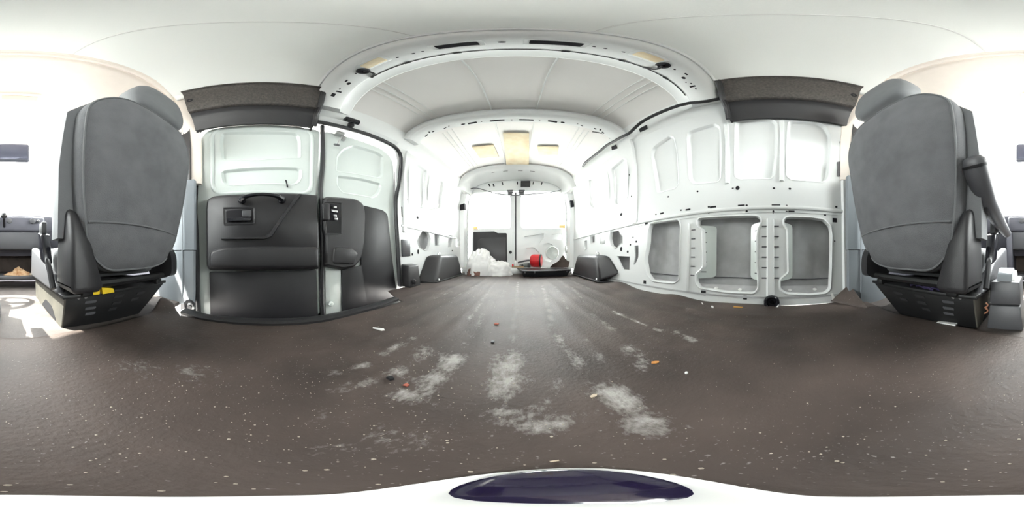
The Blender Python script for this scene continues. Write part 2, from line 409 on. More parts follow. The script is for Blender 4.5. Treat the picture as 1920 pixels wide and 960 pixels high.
# black kick strip along the side-door step
path = [(-0.5925, -0.3288), (-0.557, -0.2324), (-0.5497, -0.1146), (-0.5465, -0.0229), (-0.5385, 0.1204), (-0.5396, 0.2177), (-0.5562, 0.3388), (-0.5704, 0.491), (-0.6024, 0.6655)]
o = obj('trim_1', slab(lambda u, v, s: (lambda p: (p[0]-.062*v, p[1]+.01*v, .010+.006*math.sin(v*PI)-.012*s-.004*v))((lambda k, i: (path[i][0]*(1-k)+path[i+1][0]*k, path[i][1]*(1-k)+path[i+1][1]*k))(u*(len(path)-1)-min(int(u*(len(path)-1)), len(path)-2), min(int(u*(len(path)-1)), len(path)-2))), 24, 6), PLAST)
tag(o, None, None, None, 'structure')

# ------------------------------------------------------------------ roof
ceiling = struct('ceiling', (X0, .6, 1.6))
def roof_sheet(name, y0, y1, d, m, zmin, th=.012):
    return obj(name, sweep([(y0, d), (y1, d), (y1, d-th), (y0, d-th)], zmin), m, ceiling, 50)
roof_sheet('roof_skin', -.42, 2.5, -.012, ROOFW, 1.22)
roof_sheet('front_ceiling_panel', -.43, .245, .022, MINT, 1.44)
for sx in (-1, 1):   # pressed joint lines of the pale ceiling panel
    xx = X0+sx*.148
    obj('panel_seam', tube([(xx, y, RZ(xx)-.0225) for y in (-.42, -.2, 0, .12, .235)], .0035, 6), WHITEP, ceiling)
    obj('ceiling_side_flange', slab(lambda u, v, s: (X0+sx*(.668+.03*v), -.42+.66*u, 1.452-.012*math.sin(v*PI)-.02*v+.012*s), 2, 6), MINT, ceiling)
    for xo, w in ((.148, .004), (.50, .003), (.545, .0035), (.585, .003)):
        x = X0+sx*xo
        for y0, y1 in ((.46, 1.06), (1.22, 2.15)):
            obj('roof_ridge', tube([(x+(sx*.02*math.sin(k/6*PI) if xo > .3 else 0), y0+(y1-y0)*k/6, RZ(x)-.001) for k in range(7)], w, 6), PAINT, ceiling)
BOW1 = [(.232, -.004), (.232, .028), (.240, .034), (.247, .030), (.252, .046), (.275, .064), (.300, .070), (.385, .070), (.395, .062), (.402, .035), (.44, .018), (.475, .012), (.485, -.004)]
BOW2 = [(1.06, -.004), (1.06, .02), (1.07, .03), (1.078, .052), (1.10, .062), (1.125, .066), (1.185, .066), (1.193, .055), (1.20, .012), (1.205, -.004)]
b1 = obj('roof_bow', sweep(BOW1, 1.33), PAINT, ceiling, 40)
b2 = obj('roof_bow', sweep(BOW2, 1.33, -.10), PAINT, ceiling, 40)
def bhole(bow, x, y, kind, a=.008, b=.006, d=.070, bw=0.0):
    mp = MA(x, bw, 0)
    poly = disc(0, y, a, b) if kind == 'o' else rpoly(rect(-a, y-b, a, y+b), .003, 2)
    obj('punched_hole', prism(poly, mp, d-.004, d+.0012), HOLE, bow, 0)
for x0_, x1_ in (((-0.1874, 0.2952)[0], (-0.0858, 0.3211)[0]), ((0.0232, 0.3182)[0], (0.1398, 0.3106)[0])):
    xm = (x0_+x1_)/2; hw = (x1_-x0_)/2
    mp = MA(xm, 0, 0)
    obj('slot_rim', loft([(rpoly(rect(-hw-.014, .310, hw+.014, .358), .006, 2), .069), (rpoly(rect(-hw-.012, .312, hw+.012, .356), .006, 2), .0725), (rpoly(rect(-hw-.002, .320, hw+.002, .350), .004, 2), .0715)], mp), PAINT, b1)
    obj('punched_slot', prism(rpoly(rect(-hw, .321, hw, .349), .004, 2), mp, .066, .0735), HOLE, b1, 0)
for x, y, k, a, b in ((-.035, .335, 'o', .009, .006), (-.235, .345, 'o', .005, .003), (-.265, .345, 'o', .006, .004), (-.32, .342, 'o', .006, .004), (.17, .335, 'o', .005, .003), (.20, .335, 'o', .006, .0035), (.255, .335, 'o', .006, .0035),
        (-.52, .325, 'o', .006, .004), (-.60, .325, 's', .010, .004), (-.618, .345, 'o', .012, .009), (-.68, .33, 'o', .006, .004), (-.705, .335, 's', .006, .014), (-.74, .32, 's', .014, .010), (.475, .325, 'o', .006, .004), (.535, .31, 's', .010, .004), (.56, .335, 'o', .011, .008), (.60, .345, 'o', .004, .003),
        (.62, .33, 'o', .006, .004), (.645, .335, 's', .006, .014), (.67, .33, 'o', .006, .004)):
    bhole(b1, x, y, k, a, b)
for x, y, k, a, b in ((-.155, 1.155, 's', .052, .009), (.055, 1.155, 's', .052, .009), (-.05, 1.155, 'o', .006, .006), (-.34, 1.16, 's', .034, .010), (-.41, 1.16, 'o', .016, .010), (.245, 1.16, 's', .034, .010), (.32, 1.16, 'o', .016, .010), (-.27, 1.155, 'o', .005, .004), (.15, 1.155, 'o', .005, .004),
        (-.52, 1.15, 'o', .006, .004), (-.56, 1.165, 's', .012, .004), (.43, 1.15, 'o', .006, .004), (.47, 1.165, 's', .010, .004), (-.66, 1.16, 's', .010, .006), (-.69, 1.15, 's', .006, .010), (-.73, 1.17, 's', .018, .006), (.58, 1.16, 's', .010, .006), (.62, 1.15, 's', .006, .010), (.655, 1.17, 's', .012, .006)):
    bhole(b2, x, y, k, a, b, .066, -.10)
for x in (-.405, .335):                          # yellowed pads glued to the front bow
    mp = MA(x, 0, 0)
    obj('foam_pad', prism(rpoly(rect(-.062, .290, .062, .345), .012, 3), mp, .068, .076, .002), PAINT, b1)
    obj('foam_pad', prism(rpoly(rect(-.050, .300, .050, .338), .010, 3), mp, .074, .079, .002), FOAM, b1)
# foam pads on the rear roof
for poly in ([(-0.1387, 1.417), (0.0894, 1.421), (0.1374, 2.185), (-0.1633, 2.184)], [(-0.4722, 1.598), (-0.2561, 1.624), (-0.2357, 1.895), (-0.4545, 1.872)], [(0.1873, 1.667), (0.3983, 1.608), (0.4371, 1.79), (0.2267, 1.853)]):
    obj('foam_pad', prism(poly, MC, .0, .008, .002), FOAM, ceiling)

# rear header
hd = obj('rear_header', sweep([(2.12, -.004), (2.12, .012), (2.15, .035), (2.20, .05), (2.36, .085), (2.42, .11), (2.44, .115), (2.46, .06), (2.46, -.004)], 1.26), PAINT, ceiling, 40)
for x in (-.36, -.185, .02, .19):
    bhole(hd, x, 2.24, 's', .032 if abs(x) < .2 else .022, .012, .057)

# ------------------------------------------------------------------ rear frame and rear doors
YR = 2.46
wr = struct('wall_rear', (X0, YR, 0))
outer = [(XL(z), z) for z in (0, .3, .5, .75, 1.0, 1.2)]+[(p.x, p.y) for p, n, t in arch_loop(1.25)]+[(XR(z), z) for z in (1.2, 1.0, .75, .5, .3, 0)]
OPEN = rpoly([(-.80, .07), (-.80, .9), (-.765, 1.29), (.70, 1.30), (.74, .9), (.74, .07)], [.02, .05, .10, .10, .05, .02], 5)
obj('rear_frame', skin(outer, [OPEN], MYr(YR), 0, .03), PAINT, wr, 30)
obj('door_seal', tube([(u, YR-.002, z) for u, z in OPEN]+[(OPEN[0][0], YR-.002, OPEN[0][1])], .008, 6), PAINT, wr)
for sx in (-1, 1):   # rounded rear pillars
    xi = X0+sx*.775
    obj('rear_pillar', loft([([(xi, 2.455), (xi+sx*.004, 2.40), (xi+sx*.022, 2.36), (xi+sx*.10, 2.33), (xi+sx*.10, 2.455)], z) for z in (.06, .3, .6, .9, 1.12, 1.25)], lambda u, v, d: (u-sx*(0 if d < 1.05 else (d-1.05)*.25), v, d)), PAINT, wr)
for pts in ([(-0.8851, 1.057), (-0.8062, 1.076), (-0.8062, 0.9765), (-0.8763, 0.9653)], [(0.7578, 1.116), (0.801, 1.121), (0.8271, 1.023), (0.775, 1.009)]):
    obj('hinge_slot', prism(pts, MYr(2.37), -.10, .045), HOLE, wr, 0)
pts = [(0.0291, 1.434), (0.1668, 1.436), (0.1668, 1.359), (0.0291, 1.357)]
obj('lamp_socket', prism(pts, MYr(2.41), -.05, .03), BLACK, wr, 0)
for px_, pz in ((-0.4432, 1.395), (-0.3785, 1.389), (-0.2427, 1.41), (-0.022, 1.414), (0.2142, 1.419), (0.3416, 1.416)):
    obj('punched_hole', prism(disc(px_, pz, .008, .012), MYr(2.41), -.05, .022), HOLE, wr, 0)

def rear_door(name, x0, x1, win, left):
    d = struct(name, ((x0+x1)/2, 2.5, .08))
    Y = 2.51
    out = rpoly([(x0, .08), (x0, .9), (x0+(.035 if left else 0), 1.30), (x1-(0 if left else .035), 1.30), (x1, .9), (x1, .08)], .03, 3)
    cut = []
    if not left:
        cut = [rpoly([(0.0835, 0.5544), (0.2231, 0.5721), (0.3893, 0.6084), (0.3809, 0.5242), (0.3225, 0.4318), (0.1081, 0.4305), (0.0753, 0.4798)], .02), rpoly([(0.1081, 0.3811), (0.2231, 0.3898), (0.3059, 0.316), (0.2893, 0.2088), (0.1081, 0.2091)], .02),
               rpoly([(0.3725, 0.4157), (0.4566, 0.4584), (0.5417, 0.4177), (0.5674, 0.292), (0.499, 0.1498), (0.3893, 0.1837), (0.3558, 0.2996)], .03), rpoly([(0.5075, 0.5858), (0.6454, 0.6157), (0.6892, 0.5914), (0.6716, 0.505), (0.5246, 0.5185)], .015)]
    obj('door_shell', skin(out, [win]+cut, MYr(Y), 0, .03), PAINT, d, 30)
    obj('door_skin', skin(out, [win], MYr(Y+.055), 0, .008), PAINT, d, 30)
    obj('window_reveal', loft([(win, 0), (inset(win, .006), -.055)], MYr(Y), False, False), PAINT, d)
    obj('window_pane', prism(inset(win, -.01), MYr(Y+.035), -.004, 0), GLASS, d)
    return d
wl = rpoly([(-0.721, 0.6883), (-0.721, 1.191), (-0.6419, 1.26), (-0.1294, 1.23), (-0.1294, 0.6717)], .06, 5)
wr_ = rpoly([(0.0344, 0.6796), (0.0344, 1.229), (0.6454, 1.28), (0.7245, 1.191), (0.7334, 0.6977)], .06, 5)
d1 = rear_door('door_1', -.80, -.053, wl, True); d2 = rear_door('door_2', -.042, .74, wr_, False)
pan = rpoly([(-0.7181, 0.6344), (-0.376, 0.632), (-0.3262, 0.6057), (-0.1861, 0.6037), (-0.1779, 0.111), (-0.7181, 0.1057)], .015, 3)
tp = obj('trim_panel', prism(pan, MYr(2.50), -.01, .012, .004), PLAST2, d1)
obj('panel_step', prism(rpoly([(-0.6393, 0.4862), (-0.5875, 0.5274), (-0.1943, 0.5373), (-0.1943, 0.1273), (-0.6306, 0.1238)], .02, 3), MYr(2.49), 0, .010, .004), PLAST, d1)
obj('latch_strip', box((-.092, 2.475, .10), (-.056, 2.51, .62), .006), PAINT, d1)
obj('latch_knob', lathe([(.001, 0), (.022, .002), (.024, .012), (.012, .02), (.001, .021)], ((-0.1283, 0.3069)[0], 2.49, (-0.1283, 0.3069)[1]), (0, -1, 0), 12), BLACK, d1)
tag(obj('reflector', prism(rpoly([(-0.7121, 0.723), (-0.6419, 0.7196), (-0.6419, 0.6761), (-0.7121, 0.6792)], .004, 2), MYr(2.50), -.01, .008), AMBER, d1), 'small amber sticker')
tag(obj('reflector', prism(rpoly([(0.6323, 0.7454), (0.729, 0.7503), (0.729, 0.7019), (0.6323, 0.6975)], .004, 2), MYr(2.50), -.01, .008), AMBER, d2), 'small amber sticker')
cx, cz = (0.4613, 0.2995)
obj('speaker_dish', lathe([(.001, .005), (.03, .012), (.075, .012), (.095, .022), (.105, .012), (.106, 0)], (cx+.06, 2.505, cz), (0, -1, 0), 24), PAINT2, d2)
obj('lock_block', box(((0.7217, 0.3171)[0], 2.44, (0.7217, 0.292)[1]), ((0.7833, 0.3176)[0], 2.49, (0.7217, 0.418)[1]), .008), STEEL, d2)
obj('centre_seal', tube([(-.0475, 2.492, .10), (-.0475, 2.488, .6), (-.0475, 2.49, 1.28)], .009, 8), BLACK, d1)
for a in ((951, 962), (971.5, 984)):
    p0 = (-0.1729, 1.311); 
    xa, xb = ((-0.1729, 1.311)[0], (-0.0856, 1.309)[0]) if a[0] == 951 else ((-0.0063, 1.308)[0], (0.0887, 1.309)[0])
    lt = thing('door_latch', ((xa+xb)/2, 2.43, 1.22), 'grey %s latch above the rear door seam' % ('left' if a[0] == 951 else 'right'), 'latch', 'latches above the rear doors')
    obj('housing', box((xa, 2.40, 1.245), (xb, 2.455, 1.285), .006), GREYP, lt)
    obj('catch', join(box((xa+.012, 2.41, 1.20), (xb-.014, 2.45, 1.25), .004), lathe([(.012, -.02), (.012, .02)], ((xa+xb)/2, 2.425, 1.20), (0, 1, 0), 10)), GREYP, lt)

# ------------------------------------------------------------------ right wall
wall_r = struct('wall_right', (.83, .9, 0))
ZC = [.1*k for k in range(1, 14)]
O1 = rpoly([(0.7817, 0.4753), (0.7225, 0.4785), (0.5505, 0.4699), (0.5382, 0.4282), (0.544, 0.3142), (0.5394, 0.282), (0.5421, 0.25), (0.5412, 0.1093), (0.5716, 0.0871), (0.6814, 0.0831), (0.7522, 0.083), (0.7998, 0.1231), (0.8252, 0.2046), (0.8271, 0.2424), (0.8044, 0.344), (0.801, 0.4198)], .012, 3)
O2 = rpoly([(0.4165, 0.4516), (0.4066, 0.4632), (0.2567, 0.459), (0.0882, 0.4549), (0.072, 0.4359), (0.0746, 0.4134), (0.0881, 0.3912), (0.0934, 0.3582), (0.0953, 0.1966), (0.0898, 0.1699), (0.0867, 0.0891), (0.1025, 0.064), (0.2517, 0.0625), (0.399, 0.0746), (0.4229, 0.0999), (0.4208, 0.1483), (0.3947, 0.1673), (0.3758, 0.1915), (0.386, 0.3993), (0.4161, 0.4201)], .012, 3)
O3 = rpoly([(-0.0488, 0.4355), (-0.0623, 0.4471), (-0.183, 0.4485), (-0.2547, 0.441), (-0.2872, 0.4106), (-0.2958, 0.3643), (-0.2903, 0.1936), (-0.2823, 0.0748), (-0.2585, 0.0563), (-0.1794, 0.054), (-0.0584, 0.0622), (-0.0295, 0.0817), (-0.0296, 0.1303), (-0.0508, 0.1489), (-0.0721, 0.1647), (-0.0675, 0.3854), (-0.0488, 0.4102)], .012, 3)
OV = [(1.313, 0.4177), (1.297, 0.4879), (1.253, 0.5124), (1.2, 0.5096), (1.166, 0.4757), (1.149, 0.4451), (1.109, 0.4177), (1.107, 0.3628), (1.153, 0.3519), (1.177, 0.3297), (1.227, 0.32), (1.282, 0.3496)]
SQ = [[(1.745, 0.4846), (1.632, 0.4844), (1.628, 0.4054), (1.741, 0.4077)], [(1.508, 0.5047), (1.402, 0.5019), (1.402, 0.3777), (1.491, 0.3782)], [(1.919, 0.4417), (1.843, 0.442), (1.845, 0.3359), (1.903, 0.3246)],
      rpoly([(0.9506, 0.328), (0.9048, 0.3319), (0.9007, 0.2421), (0.9281, 0.1935), (0.9554, 0.1803), (0.9433, 0.2419)], .008, 3), [(1.181, 0.25), (1.002, 0.2458), (1.002, 0.1403), (1.087, 0.139)]]
low = [(-.395, 0), (-.395, .50), (2.33, .50), (2.33, 0)]
obj('lower_inner_panel', skin(low, [O1, O2, O3, OV]+SQ, MR, 0, .012, [.0, .4, .8, 1.2, 1.6, 2.0], [.1, .2, .3, .4]), PAINT, wall_r, 25)
obj('outer_skin', slab(lambda u, v, s: (.885+.012*math.sin(v*PI)+.004*s, -.395+2.74*u, -.02+.56*v), 20, 10), CAVITY, wall_r)
obj('cavity_ledge', hexa([(.80, -.38, .035), (.89, -.38, .075), (.89, 2.3, .075), (.80, 2.3, .035), (.80, -.38, .045), (.89, -.38, .085), (.89, 2.3, .085), (.80, 2.3, .045)]), CAVITY, wall_r)
def rim(poly, mp, parent, w=.012, h=.006, m=PAINT):
    obj('opening_rim', loft([(inset(poly, -w), -.002), (inset(poly, -w*.6), h*.8), (inset(poly, -w*.25), h), (poly, h*.3), (inset(poly, .001), -.03)], mp, False, False), m, parent, 50)
for p in (O1, O2, O3): rim(p, MR, wall_r)
rim(OV, MR, wall_r, .010, .004)
for p in SQ[:3]: rim(rpoly(p, .004, 2), MR, wall_r, .006, .003)
# white discs painting the daylight of drain holes on the ledge behind the openings
for px_ in ((0.7154, 0.1074), (0.5834, 0.1005), (0.3193, 0.0848), (0.183, 0.0771), (-0.0787, 0.0715), (-0.2135, 0.0577)):
    obj('daylight_disc', lathe([(.012, 0), (.012, .004), (.008, .007), (.001, .008)], (.852, px_[0], .066), (-.4, 0, 1), 12), WHITEP, wall_r)
# upper skin with pressed panels
PN = [rpoly([(0.7859, 1.052), (0.7525, 1.121), (0.6037, 1.167), (0.5737, 1.142), (0.5624, 0.9906), (0.553, 0.7213), (0.5801, 0.6921), (0.7298, 0.6945)], .03, 4),
      rpoly([(0.4918, 1.074), (0.4792, 1.146), (0.3112, 1.165), (0.2801, 1.124), (0.2835, 0.6995), (0.3014, 0.677), (0.4522, 0.6923), (0.4855, 0.7398)], .03, 4),
      rpoly([(0.2061, 1.089), (0.1952, 1.169), (0.0021, 1.146), (-0.0138, 1.106), (-0.0114, 0.8435), (0.0022, 0.6924), (0.0184, 0.6714), (0.1866, 0.6786), (0.2098, 0.7067)], .03, 4),
      rpoly([(-0.0621, 1.069), (-0.0668, 1.138), (-0.2223, 1.149), (-0.2607, 1.123), (-0.2966, 1.05), (-0.2967, 0.8799), (-0.2817, 0.6992), (-0.2573, 0.6664), (-0.082, 0.6664), (-0.0575, 0.6935)], .03, 4),
      rpoly([(1.268, 1.144), (1.068, 1.169), (1.032, 1.126), (1.051, 0.744), (1.221, 0.7189), (1.258, 0.7615)], .03, 4),
      rpoly([(1.737, 1.223), (1.339, 1.172), (1.323, 0.763), (1.361, 0.7336), (1.692, 0.8081), (1.776, 0.8796)], .03, 4)]
upo = [(-.395, .50), (-.395, 1.30), (2.33, 1.30), (2.33, .50)]
obj('upper_inner_panel', skin(upo, PN, MR, 0, .012, [.2*k for k in range(-1, 12)], [.6, .7, .75, .8, .9, 1.0, 1.1, 1.2, 1.25]), PAINT, wall_r, 25)
def pressed(poly, mp, parent, dep=.020, m=PAINT):
    # dished blanking panel: rolled lip, sloping side, flat bottom that follows the wall's curve
    lip = loft([(inset(poly, -.004), .001), (poly, .002), (inset(poly, .006), -.002), (inset(poly, .013), -dep*.9), (inset(poly, .017), -dep)], mp, False, False)
    us = [p[0] for p in poly]; vs2 = [p[1] for p in poly]
    bot = skin(inset(poly, .017), [], mp, -dep, .006, [min(us)+(max(us)-min(us))*k/4 for k in (1, 2, 3)], [min(vs2)+(max(vs2)-min(vs2))*k/8 for k in range(1, 8)])
    return obj('pressed_panel', join(lip, bot), m, parent, 30)
for p in PN: pressed(p, MR, wall_r)
# belt ledge, pillars, grooves
obj('belt_ledge', loft([(rect(-.395, .490, 2.33, .512), -.002), (rect(-.395, .492, 2.33, .510), .007), (rect(-.393, .496, 2.328, .506), .009)], MR), PAINT, wall_r)
obj('belt_groove', prism(rect(-.39, .474, 2.3, .477), MR, -.001, .003), PAINT, wall_r)
def pillar(y0, y1, z0, z1, h, mp, parent, name='pillar'):
    n = 14
    return obj(name, slab(lambda u, v, s: mp(y0+(y1-y0)*v, z0+(z1-z0)*u, (h*min(1, 5*min(v, 1-v)) if s == 0 else -.002)), n, 10), PAINT, parent, 40)
pillar((0.5068, 0.3446)[0], (0.4704, 0.3428)[0], .05, .44, .012, MR, wall_r)
pillar((0.0021, 0.3303)[0], (0.0422, 0.3305)[0], .05, .44, .012, MR, wall_r)
pillar(.975, .93, .50, 1.30, .018, MR, wall_r)
pillar(.235, .262, .66, 1.13, .010, MR, wall_r, 'pressed_rib')
pillar(-.048, -.022, .66, 1.13, .010, MR, wall_r, 'pressed_rib')
pillar(-.395, -.355, 0, 1.25, .014, MR, wall_r)
# slotted tabs bent back behind the openings
for ya, yb, sgn in (((0.4458, 0.3416)[0], (0.3249, 0.3365)[0], 1), ((0.0529, 0.3305)[0], (0.1287, 0.3313)[0], -1), ((-0.0085, 0.3303)[0], (-0.0944, 0.3309)[0], 1)):
    tabp = rpoly([(ya, .12), (yb, .13), (yb, .42), (ya, .43)], .02, 3)
    t = obj('bent_tab', skin(tabp, [], lambda u, v, d: (XR(v)+.004+.050*min(1, abs(u-ya)/abs(yb-ya))-d, u, v), 0, .004, [ya+(yb-ya)*k/3 for k in (1, 2)]), PAINT2, wall_r, 30)
    for k in range(5):
        zz = .16+.056*k; yc = ya+(yb-ya)*.4
        obj('tab_slot', prism(rect(yc-.022, zz-.0025, yc+.022, zz+.0025), lambda u, v, d: (XR(v)+.004+.050*min(1, abs(u-ya)/abs(yb-ya))-d, u, v), -.002, .0015), GREYP, t, 0)
    for k in range(6):
        zz = .14+.052*k; yc = ya
        obj('edge_notch', prism(rect(yc-.012, zz-.003, yc+.012, zz+.003), MR, -.003, .0035), GREYP, wall_r, 0)
# cavity outer-skin weld seams
obj('skin_seam', tube([(.884, y, .125+.004*math.sin(y*7)) for y in [-.38+.2*k for k in range(14)]], .003, 5), GREYP, wall_r)
def whole(mp, parent, y, z, a=.007, b=None, k='o'):
    b = b or a
    obj('punched_hole', prism(disc(y, z, a, b, 10) if k == 'o' else rpoly(rect(y-a, z-b, y+a, z+b), .002, 2), mp, -.004, .0016), HOLE, parent, 0)
for (y, z), a, b, k in ((((0.1918, 0.6255)), .011, .013, 'o'), (((0.2176, 0.6266)), .006, .004, 'o'), (((0.4233, 0.6378)), .006, .006, 'o'), (((0.6328, 0.6455)), .006, .006, 'o'), (((0.0049, 0.6139)), .006, .006, 'o'), (((-0.0763, 0.6122)), .007, .006, 'o'),
        (((0.3521, 0.5274)), .006, .006, 'o'), (((0.3269, 0.5244)), .018, .005, 's'), (((0.3516, 0.4921)), .005, .005, 'o'), (((0.1711, 0.5194)), .018, .004, 's'), (((0.1432, 0.5177)), .006, .005, 'o'), (((0.143, 0.4846)), .006, .005, 'o'), (((-0.0059, 0.5137)), .022, .005, 's'), (((-0.0597, 0.5113)), .006, .006, 'o'),
        (((-0.0596, 0.4788)), .006, .005, 'o'), (((-0.084, 0.4794)), .016, .006, 's'), (((0.0075, 0.4782)), .005, .008, 'o'), (((-0.2641, 0.5052)), .006, .006, 'o'), (((-0.282, 0.5038)), .006, .005, 'o'), (((-0.325, 0.5242)), .007, .006, 'o'), (((-0.2609, 0.4714)), .006, .006, 'o'), (((-0.3149, 0.4455)), .012, .012, 's'),
        (((0.4842, 0.529)), .016, .005, 's'), (((0.5326, 0.533)), .006, .005, 'o'), (((0.5317, 0.4982)), .006, .005, 'o'), (((0.6823, 0.5361)), .014, .005, 's'), (((0.7339, 0.5374)), .005, .005, 'o'), (((0.8239, 0.4851)), .014, .012, 's'), (((0.8234, 0.064)), .013, .012, 's'), (((0.3756, 0.0465)), .014, .013, 's'),
        (((0.9685, 0.3958)), .007, .006, 'o'), (((0.9298, 0.3596)), .008, .008, 'o'), (((0.9996, 0.3388)), .008, .008, 'o'), (((1.031, 0.2844)), .011, .010, 'o'), (((1.121, 0.309)), .015, .020, 'o'), (((1.133, 0.6158)), .018, .014, 'o'), (((1.82, 0.6544)), .012, .010, 'o'), (((0.9418, 1.157)), .006, .012, 'o'), (((1.025, 0.9647)), .005, .010, 'o'),
        (((0.9487, 0.8708)), .006, .012, 'o'), (((1.003, 0.7498)), .006, .006, 'o'), (((1.277, 1.339)), .010, .009, 'o'), (((1.618, 1.339)), .012, .010, 'o'), (((0.1481, 0.0372)), .010, .010, 's'), (((-0.3772, 0.3684)), .004, .020, 's'), (((-0.3692, 0.2705)), .004, .020, 's'), (((-0.3138, 0.3303)), .004, .004, 'o')):
    whole(MR, wall_r, y, z, a, b, k)
for p in ([(0.8232, 1.35), (0.7515, 1.349), (0.7599, 1.315), (0.8267, 1.319)], [(1.171, 1.351), (1.106, 1.34), (1.116, 1.301), (1.183, 1.32)], [(-0.3453, 1.004), (-0.3958, 1.029), (-0.3983, 0.9122), (-0.3624, 0.8971)], [(-0.3311, 0.8294), (-0.3922, 0.8578), (-0.383, 0.7345), (-0.3345, 0.724)]):
    obj('rail_slot', prism(p, MR, -.006, .0035 if p[0][1] < 1.2 else .016), HOLE if p[0][0] > 0 else GREYP, wall_r, 0)
# rail that closes wall to roof
for sx, w in ((1, wall_r),):
    obj('roof_rail', slab(lambda u, v, s: (lambda p: (p[0]-.0, -.395+2.74*u, p[1]))((XR(1.27+.16*v)-.012*math.sin(v*PI)+(.02 if s else 0), 1.27+.16*v)), 20, 8), PAINT, w)

# ------------------------------------------------------------------ left wall behind the side doors
wall_l = struct('wall_left', (-.89, 1.2, 0))
OVL = [(1.226, 0.3885), (1.244, 0.4252), (1.272, 0.4535), (1.309, 0.4946), (1.377, 0.5089), (1.427, 0.4818), (1.457, 0.4344), (1.443, 0.3662), (1.4, 0.3203), (1.35, 0.3079), (1.285, 0.3264), (1.242, 0.3496)]
SQL = [[(1.544, 0.4898), (1.655, 0.4968), (1.656, 0.3728), (1.556, 0.3671)], [(1.914, 0.5204), (2.045, 0.5284), (1.973, 0.3702), (1.897, 0.3664)], [(2.15, 0.5173), (2.298, 0.5086), (2.29, 0.3946), (2.162, 0.3876)]]
PL = [rpoly([(1.096, 1.132), (1.195, 1.193), (1.368, 1.184), (1.362, 0.7727), (1.323, 0.7221), (1.105, 0.6901)], .03, 4), rpoly([(1.419, 1.187), (1.69, 1.201), (1.74, 1.169), (1.718, 0.8367), (1.432, 0.7253), (1.412, 0.7682)], .03, 4)]
wpoly = [(.965, 0), (.965, .60), (.945, 1.0), (.945, 1.10), (.90, 1.19), (.84, 1.215), (-.30, 1.215), (-.385, 1.15), (-.395, 1.15), (-.395, 1.30), (2.33, 1.30), (2.33, 0)]
obj('inner_panel', skin(wpoly, [OVL]+SQL+PL, ML, 0, .012, [.2*k for k in range(-1, 12)], [.1, .2, .3, .4, .5, .6, .7, .8, .9, 1.0, 1.1, 1.2, 1.25]), PAINT, wall_l, 25)
obj('outer_skin', slab(lambda u, v, s: (-.955-.004*s, .96+1.40*u, -.02+1.3*v), 10, 10), CAVITY, wall_l)
rim(OVL, ML, wall_l, .010, .004)
for p in SQL: rim(rpoly(p, .004, 2), ML, wall_l, .006, .003)
for p in PL: pressed(p, ML, wall_l)
pillar(1.02, 1.06, .45, 1.25, .014, ML, wall_l)
obj('belt_ledge', loft([(rect(1.0, .490, 2.33, .512), -.002), (rect(1.0, .492, 2.33, .510), .006), (rect(1.002, .496, 2.328, .506), .008)], ML), PAINT, wall_l)
for (y, z), a, b, k in ((((1.239, 1.339)), .035, .022, 's'), (((1.43, 1.345)), .012, .011, 'o'), (((1.801, 1.35)), .012, .010, 'o'), (((1.236, 0.6149)), .016, .013, 'o'), (((1.053, 1.13)), .005, .014, 'o'), (((1.04, 0.8965)), .005, .014, 'o'), (((1.014, 0.6248)), .006, .045, 's'), (((1.058, 0.4633)), .011, .011, 'o'), (((1.023, 0.4501)), .006, .006, 'o'),
        (((1.093, 0.7543)), .005, .006, 'o'), (((1.23, 0.2895)), .014, .022, 'o'), (((1.139, 0.2641)), .010, .012, 'o'), (((1.105, 0.3239)), .009, .010, 'o'), (((2.023, 0.3222)), .016, .010, 'o')):
    whole(ML, wall_l, y, z, a, b, k)
obj('roof_rail', slab(lambda u, v, s: (XL(1.25+.16*v)+.012*math.sin(v*PI)-(.02 if s else 0), -.395+2.74*u, 1.25+.16*v), 20, 8), PAINT, wall_l)
obj('roof_rail_flange', slab(lambda u, v, s: (XL(1.22)+.010+.03*v-.006*s, .30+.60*u, 1.235+.03*v), 10, 4), PAINT, wall_l)

# ------------------------------------------------------------------ side doors (two hinged leaves)
def side_leaf(name, out, y):
    d = struct(name, (-.89, y, -.08)); return d
ZD = [.1*k for k in range(-1, 12)]
d3 = side_leaf('door_3', None, 0); d4 = side_leaf('door_4', None, .66)
L1o = rpoly([(-.375, -.10), (-.385, .5), (-.375, 1.0), (-.33, 1.17), (.30, 1.165), (.325, 1.15), (.325, .95), (.305, .66), (.315, .2), (.32, -.10)], [.02, .05, .1, .09, .02, .02, .05, .05, .02, .02], 4)
W1 = rpoly([(-0.2444, 1.04), (-0.2328, 1.111), (-0.1963, 1.119), (-0.0365, 1.106), (0.1709, 1.109), (0.2013, 1.09), (0.2151, 1.035), (0.2167, 0.8866), (-0.0372, 0.8523), (-0.2372, 0.8769)], .025, 4)
W2 = rpoly([(-0.2378, 0.7422), (-0.2377, 0.7815), (-0.2159, 0.7943), (-0.0373, 0.7993), (0.1987, 0.8122), (0.2233, 0.7954), (0.2235, 0.7403), (0.2015, 0.6953), (0.168, 0.6807), (-0.1849, 0.6749), (-0.228, 0.6984)], .025, 4)
MLd = lambda y, z, d: (XL(z)-.022+d, y, z)
obj('door_shell', skin(L1o, [W1, W2], MLd, 0, .03, [-.2, 0, .2], ZD), PAINT2, d3, 25)
for p in (W1, W2): pressed(p, MLd, d3, .015, PAINT2)
obj('pressed_border', loft([(inset(rpoly([(-.285, .63), (-.285, 1.15), (.275, 1.15), (.275, .63)], .08, 5), k), h) for k, h in ((-.02, .0), (-.012, .009), (-.004, .009), (.006, .0))], MLd, False, False), PAINT2, d3, 60)
MLt = lambda y, z, d: (-.884-.04*z+d, y, z)      # flat plane of the plastic trims
